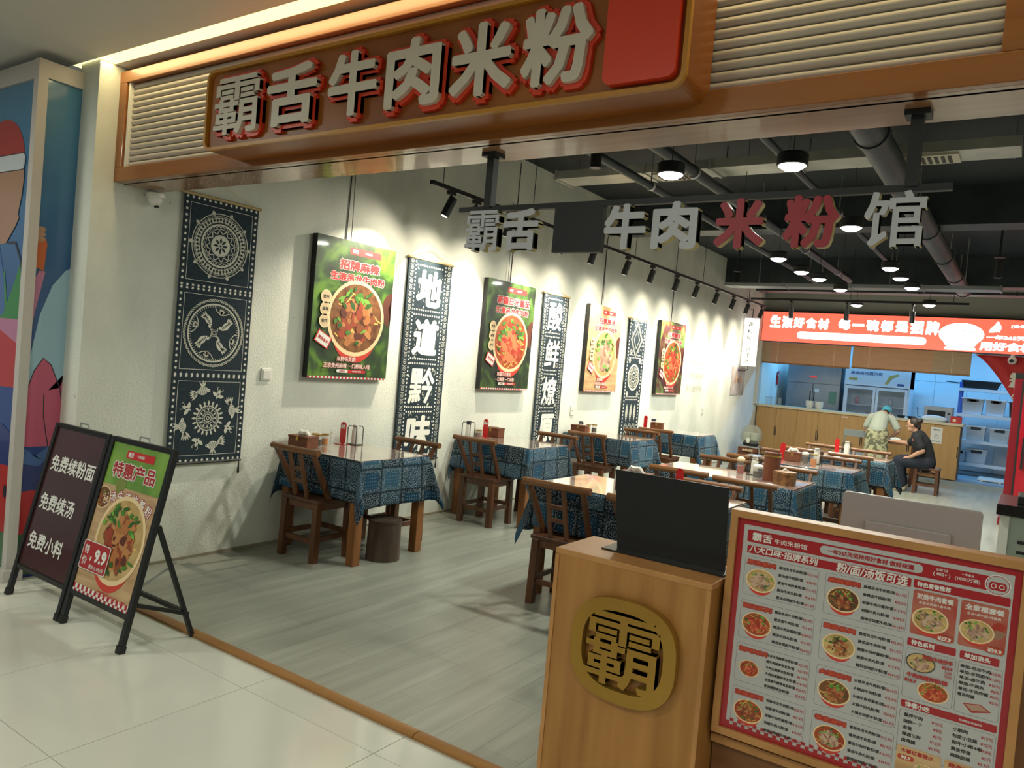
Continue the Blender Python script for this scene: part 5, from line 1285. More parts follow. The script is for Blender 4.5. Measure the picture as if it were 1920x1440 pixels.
for x0 in (.491, .606):
    p.poly('offer_panel', BG_WOOD, rrect(x0, -.630, x0 + .108, -.538, .006), 4).text('lettering', MRT, '木薯红薯糖水' if x0 < .5 else '醇享冰豆花', x0 + .050, -.550, h=.012, wd=.08, layer=5, bold=.03)
    box(x0 + .004, .562, x0 + .044, .576, MOR, 5, .006, 'price_pill'); p.text('price_lettering', MWT, '¥9.9', x0 + .024, -.569, h=.010, layer=6, bold=.05)
    food_bowl(p, x0 + .070, -.595, .026, 80 + int(x0 * 100), 'gold', MEATP, base=6, n=14, body=False)
cs = .0118
for k in range(59):
    for r_ in (0, 1):
        if (k + r_) % 2 == 0: p.poly('checked_edge', MREDM, rect(.019 + k * cs, -.640 - .0 + r_ * .0095 - .0, .019 + (k + 1) * cs, -.640 + (r_ + 1) * .0095), 3)
p.done()

mo = thing('computer_monitor', 'pale monitor seen from behind above the menu board', 'monitor', (4.45, .50, .972))
MONB = M('monitor_back', (.40, .36, .345), .4)
mm = MB().prism(rrect(-.21, .05, .21, .245, .014), -.012, .012); o_ = mm.build('screen_housing', MONB, mo, bevel=.004)
MB().span((-.13, -.032, .07), (.13, -.012, .16)).build('rear_cover', MONB, mo, bevel=.006)
for x in (-.085, .085): MB().prism(rrect(x - .028, .075, x + .028, .125, .008), -.036, -.03).build('vent_cover', M('monitor_recess', (.30, .26, .25), .5), mo)
MB().span((-.03, -.02, 0), (.03, .0, .09)).build('stand_neck', MONB, mo); MB().span((-.10, -.07, 0), (.10, .07, .008)).build('stand_base', MONB, mo)

sc_ = thing('side_cabinet', 'pale green cabinet with a thick black worktop beside the aisle', 'cabinet', (4.66, 3.1, 0))
GRNC = M('pale_green_panel', (.40, .46, .40), .4)
MB().span((0, .02, .0), (.9, .6, .90)).build('body', GRNC, sc_)
MB().span((-.02, -.02, .90), (.93, .62, .965)).build('worktop', M('black_stone', (.012, .012, .013), .25), sc_, bevel=.004)
for z in (.68, .74): MB().span((.10, .012, z), (.9, .02, z + .018)).build('finger_slot', RUBBER, sc_)
MB().span((.0, .0, 0), (.05, .02, .90)).build('cream_stile', WHITEP, sc_)
tt = thing('black_tray', 'shallow black tray on the pale green cabinet', 'tray', (4.74, 3.35, .965))
MB().span((0, -.15, 0), (.5, .15, .05)).build('tray', RUBBER, tt, bevel=.006)
for i, x in enumerate((.13, .26)):
    q = thing('sauce_bottle', 'cream squeeze bottle, %s the aisle, on the black tray' % ('nearer', 'farther from')[i], 'bottle', (4.74 + x, 3.37, 1.016))
    MB().lathe([(0, 0), (.035, 0), (.035, .10), (.015, .13), (0, .13)], n=12).build('body', M('cream_bottle', (.5, .48, .40), .4), q, smooth=True)
    MB().lathe([(0, .13), (.012, .13), (.004, .165), (0, .165)], n=10).build('nozzle', RED, q, smooth=True)
rf = thing('drinks_fridge', 'tall glossy red drinks fridge at the aisle before the kitchen', 'fridge', (4.56, 9.4, 0))
RFR = M('glossy_red_panel', (.40, .008, .022), .18, coat=.5)
MB().span((.0, .03, .08), (.75, .70, 1.90)).build('body', M('dark_red_panel', (.20, .006, .014), .3), rf, bevel=.006)
MB().span((.11, .0, .12), (.75, .03, 1.88)).build('door', RFR, rf, bevel=.004)
MB().span((.085, .012, .12), (.108, .028, 1.88)).build('door_gasket', RUBBER, rf)
MB().span((.15, -.03, .75), (.175, .0, 1.15)).build('handle', BLACKM, rf)
MB().span((-.03, -.04, 0), (.3, .2, .10)).build('foot', M('dark_red_panel', (.20, .006, .014), .3), rf)
MB().span((.0, .1, 1.90), (.72, .6, 1.98)).build('top_unit', RUBBER, rf)
p = Print(rf, 0); p.text('logo', M('fridge_logo', (.10, .01, .015), .3), '可乐', .42, 1.05, h=.22, layer=2, bold=.03, shear=.3); p.done()

# ------------------------------------------------------------------ kitchen counter, lightbox, blinds
kc = thing('kitchen_counter', 'long beech kitchen counter with a cream worktop at the back', 'counter', (0, 13.8, 0))
MB().span((0.03, .06, .0), (3.74, .55, .09)).build('plinth', CABW, kc)
MB().span((0.03, .02, .09), (3.74, .55, 1.075)).build('carcass', M('beech_core', (.16, .085, .03), .7), kc)
for k in range(9):
    a = .03 + 3.71 * k / 9; b = .03 + 3.71 * (k + 1) / 9
    d = MB().span((a + .002, 0, .09), (b - .002, .02, 1.07)).build('door', CABW, kc)
    hx = b - .016 if k % 2 == 0 else a + .016
    MB().span((hx - .008, -.002, .50), (hx + .008, .004, .70)).build('finger_slot', RUBBER, d)
    if k in (4, 7): MB().span((a + .02, -.003, 1.01), (a + .14, 0, 1.04)).build('sticker', M('pink_sticker', (.62, .42, .36), .6), d)
MB().span((0.012, -.03, 1.075), (3.78, .60, 1.12)).build('worktop', M('cream_stone', (.60, .50, .34), .4), kc, bevel=.003)
nt_ = thing('paper_notice', 'white printed notice stuck on the counter end beside the seated woman', 'notice', (3.35, 13.797, .72))
MB().span((-.08, -.002, 0), (.11, 0, .30)).build('sheet', WHITEP, nt_); p = Print(nt_, -.002); p.text('lettering', BLACKI, '温馨提示', .015, .25, h=.03, layer=1).circ('emblem', MGREY, .015, .13, .035, .008, 1, 16); p.text('lettering', BLACKI, '请保管好随身物品', .015, .04, wd=.15, layer=1); p.done()

RSG = M('lit_red_panel', (.7, .15, .1), .4, emit=(1.0, .145, .085), es=.95)
RWH = M('lit_white_print', (.9, .9, .9), .4, emit=(1, .96, .93), es=1.9)
RGN = M('lit_green_print', (.6, .9, .6), .4, emit=(.55, .95, .58), es=1.2)
rb = thing('lightbox_sign', 'long glowing red lightbox with white characters above the kitchen counter', 'sign', (0, 13.70, 2.43))
MB().span((-.0, .012, -.0), (6.05, .18, .64)).build('casing', BLACKM, rb)
MB().span((0.012, .0, .012), (6.0, .012, .615)).build('lit_face', RSG, rb)
p = Print(rb, 0)
for k, ch in enumerate('生滚好食材'): p.text('lettering', RWH, ch, .27 + .235 * k, .42 - .004 * k, h=(.26 if k < 2 else .22), wd=.215, layer=2, bold=.075)
for k, ch in enumerate('每一碗都是招牌'): p.text('lettering', RWH, ch, 1.60 + .255 * k, .415 if ch != '一' else .41, h=(.26 if k > 4 else .22) if ch != '一' else .05, wd=.225, layer=2, bold=.075)
p.poly('white_pill', RWH, rrect(.72, .09, 3.05, .235, .07), 2)
p.poly('bowl_print#0', RWH, ell(3.60, .32, .36, .21, 32), 2).poly('bowl_print#0', RWH, [(3.27, .28), (3.93, .28), (3.82, .10), (3.68, .05), (3.45, .05), (3.36, .12)], 2.3).poly('bowl_print#0', RWH, rrect(3.35, .035, 3.85, .085, .02), 2.5)
rn = random.Random(2)
for k in range(6): p.poly('herb_print#0', RGN, blob(3.6 + rn.uniform(-.16, .22), .30 + rn.uniform(-.09, .10), .035, rn, 8), 3 + .1 * k)
for k in range(5): p.poly('splash_print#0', RWH, leaf(4.02 + .04 * k, .38, .20, .05, .6 + .3 * k), 2 + .05 * k)
p.text('lettering', RWH, '一年365天坚持', 4.42, .295, h=.085, wd=.85, layer=2, bold=.05).text('lettering', RWH, '用好食材 做好味道', 4.75, .135, h=.16, wd=1.7, layer=2, bold=.06).text('lettering', RWH, '(全国门店) (400+)', 4.75, .50, h=.07, wd=.8, layer=2, bold=.03)
p.done()
BAMB = M('bamboo_slat', (.42, .28, .14), .6, c2=(.32, .20, .09), ns=3, st=(1, 8, 40))
BPRT = M('printed_bamboo', (.50, .25, .10), .6, c2=(.40, .19, .07), ns=3, st=(2, 8, 40))
for x0, x1, lb, zd in ((.06, 1.76, 'bamboo roll blind with brown print, half nearer the poster wall', 0), (1.80, 3.80, 'bamboo roll blind with brown print, half nearer the red curtain', .02)):
    t = thing('bamboo_blind', lb, 'blind', (x0, 13.74, 1.98 + zd), group='bamboo blinds over the counter')
    W = x1 - x0
    mb = MB(); mp_ = MB()
    for k in range(24):
        z = .03 + k * .0172
        a, b = (.18, W) if x0 < 1 else (0, W - .62)
        mp_.span((a, -.004, z), (b, .004, z + .0166))
        if x0 < 1: mb.span((0, -.004, z), (.18, .004, z + .0166))
        else: mb.span((W - .62, -.004, z), (W, .004, z + .0166))
    tag(mb.build('slats', BAMB, t), kind='stuff'); tag(mp_.build('printed_slats', BPRT, t), kind='stuff')
    MB().span((0, -.012, 0), (W, .012, .03)).build('bottom_rail', RAILW, t, bevel=.003)
    for x in (.3, W - .3): MB().cyl((x, -.006, .0), (x, -.006, .45), .003, n=5).build('cord', CREAM, t)
    p = Print(t, -.0045); bi = M('blind_print_ink', (.46, .27, .13), .7)
    p.text('lettering', bi, '现煮现滚 好料看得见' if x0 < 1 else '用好料 做好粉 天天新鲜', W * .50, .30, h=.07, wd=W * .5, layer=1).text('lettering', bi, '每日新鲜熬制 匠心好味', W * .50, .19, h=.05, wd=W * .4, layer=1); p.done()
rcn = thing('red_curtain', 'red cloth door curtain swept aside with white characters beside the counter', 'curtain', (3.86, 13.70, 0))
CURT = M('red_curtain_cloth', (.46, .022, .022), .7, c2=(.38, .016, .018), ns=3, st=(6, 1, .6))
mb = MB(); nu, nv = 40, 24; vs = []
for j in range(nv + 1):
    v = j / nv; z = 2.40 - v * 1.75; xl = .72 * min(1, (v / .52)) ** .75 if v < .52 else .72 + .03 * math.sin(6 * v)
    for i in range(nu + 1):
        u = i / nu; x = xl + (1.35 - xl) * u
        vs.append((x, .03 * math.sin(u * 26 + v * 2) * (.3 + .7 * v) + .02, z))
mb.add(vs, [(j * (nu + 1) + i, j * (nu + 1) + i + 1, (j + 1) * (nu + 1) + i + 1, (j + 1) * (nu + 1) + i) for j in range(nv) for i in range(nu)])
o_ = mb.build('cloth', CURT, rcn, smooth=True); sd = o_.modifiers.new('thick', 'SOLIDIFY'); sd.thickness = .003
p = Print(rcn, -.035); p.text('lettering', M('curtain_cream', (.62, .58, .50), .7), '霸舌', .92, 1.98, h=.30, wd=.75, layer=1, bold=.03).text('lettering', M('curtain_cream', (.62, .58, .50), .7), '牛肉米粉', .92, 1.68, h=.14, wd=.66, layer=1, bold=.03); p.done()
MB().cyl((0, .03, 2.41), (1.4, .03, 2.41), .012, n=10).build('rod', GREYM, rcn)
cam_ = thing('security_camera', 'small white security camera under the red lightbox by the curtain', 'camera', (4.42, 13.64, 2.33))
MB().ball((0, 0, 0), .07, 16, 10).build('ball', WHITEP, cam_, smooth=True); MB().cyl((0, 0, .04), (0, .02, .10), .03, n=12).build('mount', WHITEP, cam_); MB().cyl((-.01, -.06, -.01), (-.012, -.078, -.012), .032, n=14).build('lens', RUBBER, cam_)

# kitchen equipment
fz = thing('steel_freezer', 'tall stainless steel four-door freezer behind the counter', 'freezer', (.22, 15.25, .07))
MB().span((0, .03, .1), (1.12, .75, 1.98)).build('cabinet', STEEL, fz)
MB().span((0.0, 0.0, 1.58), (1.12, .03, 1.98)).build('control_panel', STEEL, fz, bevel=.004)
for a in (0.005, .565):
    d = MB().span((a, 0, .78), (a + .55, .03, 1.565)).build('door', STEEL, fz, bevel=.004); MB().span((a + (.50 if a < .3 else .02), -.012, .9), (a + (.52 if a < .3 else .04), 0, 1.4)).build('handle', BLACKM, d)
    d = MB().span((a, 0, .12), (a + .55, .03, .765)).build('door', STEEL, fz, bevel=.004)
MB().span((.47, -.003, 1.70), (.62, 0, 1.74)).build('display', M('freezer_display', (.05, .01, .01), .3, emit=(.9, .06, .08), es=.5), fz)
MB().span((.90, -.003, 1.15), (1.06, 0, 1.42)).build('energy_label', M('green_label', (.12, .22, .14), .5), fz)
MB().span((.60, -.003, 1.38), (.69, 0, 1.46)).build('sticker', WHITEP, fz)
for x in (.1, 1.02):
    for y in (.1, .65): MB().cyl((x, y, 0), (x, y, .1), .025, n=10).build('foot', BLACKM, fz)
dc = thing('display_cooler', 'white two-door glass display cooler beside the steel freezer', 'cooler', (1.42, 15.25, .07))
WHC = M('cooler_white', (.68, .70, .72), .35)
for nm, a, b in (('side_panel', (0, .0, .05), (.04, .65, 2.02)), ('side_panel', (1.22, 0, .05), (1.26, .65, 2.02)), ('back_panel', (.04, .62, .05), (1.22, .65, 2.02)), ('base', (0.04, .0, .05), (1.22, .62, .25)), ('header', (.0, -.02, 1.62), (1.26, .62, 2.02))):
    MB().span(a, b).build(nm, WHC, dc)
p = Print(dc, -.02); p.text('lettering', M('cooler_blue_ink', (.04, .10, .28), .5), '高端商用展示柜', .42, 1.88, h=.07, wd=.62, layer=1).poly('swoosh', M('cooler_gold', (.5, .36, .10), .5), [(.78, 1.68), (.84, 1.68), (.90, 1.80), (1.05, 1.88), (1.02, 1.91), (.86, 1.86)], 1).poly('badge', M('cooler_blue_ink', (.04, .10, .28), .5), rect(1.02, 1.66, 1.15, 1.71), 1).poly('badge', M('cooler_gold', (.5, .36, .10), .5), rect(.08, 1.72, .25, 1.78), 1); p.done()
for a in (.03, .635):
    d = thing('door', None, None, (a, -.03, .26)); d.parent = dc
    for nm, q, r in (('frame_side', (0, 0, 0), (.05, .03, 1.34)), ('frame_side', (.545, 0, 0), (.595, .03, 1.34)), ('frame_top', (.05, 0, 1.28), (.545, .03, 1.34)), ('frame_bottom', (.05, 0, 0), (.545, .03, .06))): MB().span(q, r).build(nm, WHC, d)
    MB().span((.05, .012, .06), (.545, .016, 1.28)).build('pane', M('cooler_glass', (.7, .8, .9), .03, alpha=.12), d)
for z in (.55, .88, 1.2): MB().span((.04, .05, z), (1.22, .60, z + .012)).build('shelf', GREYM, dc)
for i in range(10):
    x = .12 + .11 * i; z = (.892, 1.212, .562)[i % 3]
    mt = (M('food_bag', (.45, .42, .34), .5), BRED, M('veg_bag', (.20, .30, .12), .5))[(i * 7 + i // 3) % 3]
    b_ = MB().ball((0, 0, .07), (.055, .07, .075 + .02 * (i % 2)), 10, 8).build('food_bag', mt, None, smooth=True); b_.location = (1.42 + x, 15.25 + .28, .07 + z + .02)
    tag(b_, '%s food bag, %s from the steel freezer on the %s shelf of the display cooler' % (('pale', 'red', 'green')[(i * 7 + i // 3) % 3], NUM[i // 3], ('middle', 'upper', 'lower')[i % 3]), 'bag', 'food bags in the display cooler')
sh = thing('storage_shelf', 'blue-posted storage rack with pale shelves in the kitchen', 'shelf', (3.55, 15.35, .07))
BLU = M('blue_post', (.02, .10, .42), .4)
for x in (0, 1.25):
    for y in (0, .45): MB().span((x, y, 0), (x + .05, y + .05, 1.86)).build('post', BLU, sh)
for z in (.20, .65, 1.17, 1.68): MB().span((.0, -.01, z), (1.3, .5, z + .06)).build('shelf', WHC, sh)
CLB = M('clear_bin', (.55, .60, .65), .35)
def bin_(x, z, wd, h, label, mat=CLB, lid=WHC):
    t = thing('storage_bin', label, 'storage bin', (3.55 + x, 15.55, .07 + z + .06), group='plastic bins on the storage rack')
    MB().add([(-wd * .43, -.15, 0), (wd * .43, -.15, 0), (wd * .43, .15, 0), (-wd * .43, .15, 0), (-wd / 2, -.18, h), (wd / 2, -.18, h), (wd / 2, .18, h), (-wd / 2, .18, h)],
             [(3, 2, 1, 0), (4, 5, 6, 7), (0, 1, 5, 4), (1, 2, 6, 5), (2, 3, 7, 6), (3, 0, 4, 7)]).build('tub', mat, t, bevel=.008)
    MB().span((-wd / 2 - .01, -.19, h), (wd / 2 + .01, .19, h + .025)).build('lid', lid, t, bevel=.004)
    MB().span((-wd * .25, -.20, h - .05), (wd * .25, -.178, h + .0)).build('handle', BLACKM, t)
bin_(.25, 1.17, .38, .30, 'clear tub with orange clip on the upper rack shelf, beside the blue post'); bin_(.64, 1.17, .34, .30, 'clear tub with orange clip in the middle of the upper rack shelf')
bin_(1.03, 1.17, .34, .28, 'dark brown storage tub with yellow label on the upper rack shelf', M('brown_tub', (.05, .025, .02), .4), M('brown_tub', (.05, .025, .02), .4))
bin_(.35, .65, .34, .27, 'white lidded tub on the second lowest rack shelf, nearer the counter'); bin_(.75, .65, .34, .26, 'white lidded tub on the second lowest rack shelf, beside the fridge')
bin_(.40, .20, .36, .26, 'white lidded tub on the lowest rack shelf'); bin_(.02 + .1, .20, .2, .22, 'small clear tub at the end of the lowest rack shelf')
for x in (.25, .64):
    o_ = MB().span((x - .05, -.02, 0), (x + .05, .0, .05)).build('orange_clip', M('orange_clip', (.7, .16, .03), .5), sh); o_.location = (0, .02, 1.48)
t = thing('roasting_pan', 'long-handled black roasting pan on top of the storage rack', 'pan', (3.9, 15.55, 1.81))
MB().add([(-.28, -.18, 0), (.28, -.18, 0), (.28, .18, 0), (-.28, .18, 0), (-.33, -.2, .16), (.36, -.2, .16), (.33, .2, .16), (-.33, .2, .16)], [(3, 2, 1, 0), (4, 5, 6, 7), (0, 1, 5, 4), (1, 2, 6, 5), (2, 3, 7, 6), (3, 0, 4, 7)]).build('pan', RUBBER, t)
MB().bar((-.30, 0, .09), (-.62, 0, .11), .03, .02, side=(0, 1, 0)).build('handle', RUBBER, t)
for k in range(3):
    o_ = MB().lathe([(0, 0), (.10, 0), (.16, .02), (.155, .024), (0, .008)], n=20).build('dinner_plate', WHC, None, smooth=True); o_.location = (4.5, 15.5, 1.812 + .012 * k)
    tag(o_, 'white plate, %s of the pile on top of the storage rack' % ('bottom', 'middle', 'top')[k], 'plate', 'plates on the storage rack')
o_ = MB().lathe([(0, 0), (.05, 0), (.085, .05), (.06, .085), (0, .095)], n=16).build('black_pot', RUBBER, None, smooth=True); o_.location = (4.5, 15.5, 1.85); tag(o_, 'small dark pot upturned on the plates of the storage rack', 'pot')
for i, (x, k) in enumerate(((1.02, 3), (1.20, 3))):
    for q in range(k):
        b_ = MB().lathe([(0, 0), (.055, 0), (.085, .085), (.08, .085), (.05, .006), (0, .006)], n=20).build('stacked_bowl', WHITEP, None, smooth=True)
        b_.location = (x, 14.05, 1.121 + q * .035); tag(b_, 'white takeaway bowl, %s of the %s stack on the worktop' % (('bottom', 'middle', 'top')[q], ('left-hand', 'right-hand')[i]), 'bowl', 'white bowls stacked on the worktop')
for i in range(4):
    b_ = thing('tall_glass', 'upturned glass, %s from the poster wall on the counter end' % NUM[i], 'glass', (.16 + .09 * i, 14.0, 1.12), group='glasses on the counter end')
    MB().lathe([(0, .0), (.032, 0), (.036, .16), (.034, .16), (.03, .006), (0, .006)], n=14).build('bowl', GLASS, b_, smooth=True); MB().lathe([(.036, .15), (.037, .15), (.037, .16), (.036, .16)], n=14).build('rim', GREYM, b_)
t = thing('wall_notice', 'red notice with white lettering on the kitchen wall', 'notice', (.02, 15.2, 1.55), PI / 2); MB().span((-.06, -.003, 0), (.06, 0, .30)).build('sheet', RED, t); p = Print(t, -.003); p.text('lettering', WHITE, '加油', 0, .22, wd=.09, layer=1); p.done()
ov = thing('counter_oven', 'small steel oven with cloth on the worktop end', 'oven', (3.08, 14.20, 1.12))
MB().span((0, 0, 0), (.48, .34, .28)).build('case', STEEL, ov, bevel=.006); MB().span((.06, -.006, .05), (.36, 0, .20)).build('door', RUBBER, ov); MB().cyl((.42, -.02, .16), (.42, 0, .16), .022, n=12).build('knob', BLACKM, ov)
MB().tube([(-.12, .05, .24), (-.10, .05, .06), (0, .05, .04)], .008, 6).build('side_rail', BLACKM, ov)
cl_ = MB().ball((0, 0, .0), (.22, .09, .07), 16, 8).build('folded_cloth', M('white_cloth', (.66, .70, .72), .9), None, smooth=True); cl_.location = (3.28, 14.02, 1.165); tag(cl_, 'crumpled white cloth on the worktop before the small oven', 'cloth')
bx = thing('red_carton', 'small red carton at the end of the cream worktop', 'carton', (3.64, 14.05, 1.12)); MB().span((-.09, -.08, 0), (.09, .08, .13)).build('box', RED, bx, bevel=.003); MB().span((-.05, -.082, .03), (.0, -.08, .08)).build('label', CREAM, bx)
for i, x in enumerate((2.72, 2.90)):
    b_ = MB().lathe([(0, 0), (.05, 0), (.08, .05), (.075, .05), (.0, .01)], n=16).build('dark_bowl', RUBBER, None, smooth=True); b_.location = (x, 14.0, 1.121); tag(b_, 'small dark bowl on the worktop, %s the small oven' % ('farther from', 'nearer to')[i], 'bowl', 'dark bowls')
pal = thing('duckboard', 'pale slatted duckboard lying on the blue kitchen floor', 'duckboard', (4.05, 14.5, .07))
for k in range(6): MB().span((0, k * .12, .02), (.42, k * .12 + .09, .04)).build('slat', WHITEP, pal)
for x in (.04, .34): MB().span((x, 0, 0), (x + .04, .7, .02)).build('batten', WHITEP, pal)

# globe on a crate beside the counter
gb = thing('clear_globe', 'clear round globe holding pale cartons on a wooden crate by the wall', 'globe', (.40, 12.35, .34))
MB().ball((0, 0, .20), .205, 24, 14).build('dome', M('smoked_globe', (.42, .42, .32), .05, alpha=.38), gb, smooth=True)
MB().lathe([(0, .0), (.13, 0), (.15, .04), (.12, .09), (0, .11)], n=20).build('base', RUBBER, gb, smooth=True)
for i, x in enumerate((-.07, .07)):
    o_ = MB().span((-.06, -.07, 0), (.06, .07, .14)).build('paper_carton', M('pale_carton', (.50, .52, .42), .6), None, bevel=.004); o_.location = (.40 + x, 12.35, .45); tag(o_, 'pale carton inside the clear globe, %s the wall' % ('nearer', 'farther from')[i], 'carton')
MB().lathe([(0, 0), (.035, 0), (.035, .006), (0, .006)], n=18, m=Matrix.Translation((.0, -.19, .12)) @ Matrix.Rotation(PI / 2, 4, 'X') @ Matrix.Diagonal((1, 1.7, 1, 1))).build('tag', WHITEP, gb)
cr = thing('wooden_crate', 'reddish wooden crate stand under the clear globe', 'crate', (.40, 12.35, 0))
for z in (.03, .13, .23): MB().span((-.19, -.15, z), (.17, .15, z + .085)).build('slat', REDW, cr)
MB().span((-.2, -.16, .315), (.2, .16, .34)).build('top', GREYM, cr)
for x in (-.19, .21): MB().bar((x, -.15, .33), (x * 1.15, -.18, 0), .012, .012).build('leg', GREYM, cr)
MB().span((-.21, -.16, 0), (.18, .16, .03)).build('base', REDW, cr)
p = Print(cr, -.151); p.text('lettering', CREAM, '免费取用', -.01, .26, h=.05, layer=1); p.done()

# table and chair where the two people are
wt = thing('work_table', 'small wooden table between the bending person and the seated woman', 'table', (2.92, 12.55, 0))
MB().span((-.28, -.22, .70), (.28, .22, .73)).build('tabletop', CHAIRW, wt)
for x in (-.24, .24):
    for y in (-.18, .18): MB().span((x - .025, y - .025, 0), (x + .025, y + .025, .70)).build('leg', CHAIRW, wt)
sc2 = MB().ball((0, 0, .04), (.10, .08, .045), 14, 8).build('white_bag', WHITEP, None, smooth=True); sc2.location = (2.86, 12.45, .73); tag(sc2, 'crumpled white plastic bag on the small wooden table', 'bag')
gc = thing('grey_chair', 'grey metal chair with a low back behind the bending person', 'chair', (2.20, 12.35, 0))
GCH = M('grey_chair_paint', (.20, .22, .22), .5)
MB().span((-.20, -.20, .43), (.20, .20, .46)).build('seat', GCH, gc, bevel=.004); MB().span((-.20, .17, .74), (.20, .19, .86)).build('backrest', GCH, gc, bevel=.004)
for x in (-.18, .18):
    for y in (-.18, .18): MB().cyl((x, y, 0), (x, y, .43 if y < 0 else .76), .013, n=8).build('leg', GCH, gc)
st_ = thing('wooden_stool', 'square pine stool under the seated woman', 'stool', (3.47, 11.68, 0))
MB().span((-.18, -.17, .40), (.18, .17, .43)).build('seat', CHAIRW, st_, bevel=.004)
for x in (-.15, .15):
    for y in (-.14, .14): MB().bar((x * 1.06, y * 1.06, 0), (x, y, .40), .045, .045).build('leg', CHAIRW, st_)
for y in (-.14, .14): MB().bar((-.15, y, .15), (.15, y, .15), .02, .035, side=(0, 1, 0)).build('stretcher', CHAIRW, st_); MB().bar((-.15, y, .33), (.15, y, .33), .02, .03, side=(0, 1, 0)).build('stretcher', CHAIRW, st_)
for x in (-.15, .15): MB().bar((x, -.14, .19), (x, .14, .19), .02, .035).build('stretcher', CHAIRW, st_)

# ------------------------------------------------------------------ people
def limb(mb, pts, rad, flat=None):
    P = [Vector(q) for q in pts]
    for a, b, r0, r1 in zip(P, P[1:], rad, rad[1:]): mb.cyl(a, b, r0, r1, 14)
    for q, r in zip(P, rad): mb.ball(q, r, 14, 8)
def organic(name, mb, mat, parent, vox=.010, smooth=4):
    o = mb.build(name, mat, parent)
    r = o.modifiers.new('r', 'REMESH'); r.mode = 'VOXEL'; r.voxel_size = vox; r.use_smooth_shade = True
    s = o.modifiers.new('s', 'SMOOTH'); s.iterations = smooth; s.factor = .5
    dg = bpy.context.evaluated_depsgraph_get(); dg.update()
    me = bpy.data.meshes.new_from_object(o.evaluated_get(dg)); me.name = name
    o.modifiers.clear(); o.data = me; me.materials.clear(); me.materials.append(mat); me.shade_smooth()
    return o
SKIN = M('skin', (.50, .27, .18), .55)
HAIR = M('dark_hair', (.018, .013, .011), .5, c2=(.03, .02, .015), ns=20, st=(1, 1, 8))
def head(mb, c, d, up, s=1.0):
    c, d, up = Vector(c), Vector(d).normalized(), Vector(up).normalized(); sd = d.cross(up).normalized(); up = sd.cross(d)
    rot = Matrix((sd, d, up)).transposed().to_4x4(); m = Matrix.Translation(c) @ rot
    mb.ball((0, 0, .02 * s), (.072 * s, .092 * s, .095 * s), 18, 12, m); mb.ball((0, .022 * s, -.055 * s), (.052 * s, .060 * s, .060 * s), 14, 10, m)
    mb.ball((0, .096 * s, -.012 * s), (.012 * s, .020 * s, .022 * s), 10, 8, m); mb.ball((0, .078 * s, -.062 * s), (.022 * s, .010 * s, .010 * s), 10, 8, m)
    for k in (-1, 1): mb.ball((k * .074 * s, -.005 * s, -.005 * s), (.010 * s, .018 * s, .028 * s), 8, 8, m)
    return m
def hand(mb, w_, d, side, s=1.0, curl=.35):
    w_, d, side = Vector(w_), Vector(d).normalized(), Vector(side).normalized(); nrm = d.cross(side).normalized()
    limb(mb, [w_, w_ + d * .045 * s], [.022 * s, .026 * s])
    for k, L in zip((-1.5, -.5, .5, 1.5), (.060, .072, .068, .052)):
        a = w_ + d * .060 * s + side * (k * .017 * s); b = a + d * L * .5 * s - nrm * .008 * s; c = b + d * L * .42 * s - nrm * curl * .06 * s
        limb(mb, [w_ + d * .03 * s + side * (k * .012 * s), a, b, c], [.012 * s, .0095 * s, .009 * s, .008 * s])
    limb(mb, [w_ + d * .015 * s - side * .02 * s, w_ + d * .045 * s - side * .045 * s, w_ + d * .075 * s - side * .050 * s], [.012 * s, .011 * s, .009 * s])

wo = thing('person', 'seated person in black short-sleeved uniform and dark trousers with hair tied up', 'person', (3.44, 11.66, 0))
b = MB()
limb(b, [(.0, 0, .50), (-.02, 0, .62), (-.09, 0, .80), (-.135, 0, .90), (-.175, 0, .985)], [.13, .125, .135, .11, .048]); limb(b, [(-.135, -.15, .90), (-.135, .15, .90)], [.062, .062])
limb(b, [(-.175, 0, .97), (-.21, 0, 1.04)], [.046, .044])
mh = head(b, (-.235, 0, 1.085), (-1, .15, -.12), (-.1, 0, 1))
limb(b, [(-.135, -.17, .89), (-.04, -.24, .70), (-.22, -.17, .57)], [.052, .042, .028]); hand(b, (-.24, -.165, .565), (-1, .15, -.30), (0, 1, 0))
limb(b, [(-.145, .17, .89), (-.30, .24, .77), (-.50, .27, .775)], [.052, .042, .028]); hand(b, (-.51, .27, .775), (-1, .05, -.1), (0, 1, 0))
for sy in (-1, 1): limb(b, [(.0, sy * .085, .49), (-.38, sy * .12, .475), (-.36, sy * .12, .26), (-.31, sy * .12, .085)], [.088, .066, .058, .04]); limb(b, [(-.29, sy * .12, .045), (-.40, sy * .12, .035)], [.036, .03])
organic('body', b, SKIN, wo, .009)
b = MB(); limb(b, [(.0, 0, .50), (-.02, 0, .62), (-.09, 0, .80), (-.135, 0, .90)], [.150, .142, .150, .122]); limb(b, [(-.135, -.15, .895), (-.135, .15, .895)], [.072, .072])
limb(b, [(-.135, -.17, .89), (-.066, -.222, .755)], [.070, .068]); limb(b, [(-.145, .17, .89), (-.262, .222, .80)], [.070, .066])
BLK = M('black_uniform', (.014, .015, .018), .85); organic('shirt', b, BLK, wo, .010)
b = MB()
for sy in (-1, 1): limb(b, [(.02, sy * .08, .50), (-.385, sy * .125, .485), (-.37, sy * .125, .30), (-.33, sy * .125, .13)], [.118, .092, .092, .088])
organic('trousers', b, M('dark_navy_trousers', (.014, .018, .030), .85), wo, .010)
for sy in (-1, 1):
    b = MB(); limb(b, [(-.29, sy * .12, .055), (-.36, sy * .12, .048), (-.43, sy * .12, .040)], [.052, .050, .042]); organic('shoe', b, M('beige_shoe', (.42, .37, .29), .6), wo, .010)
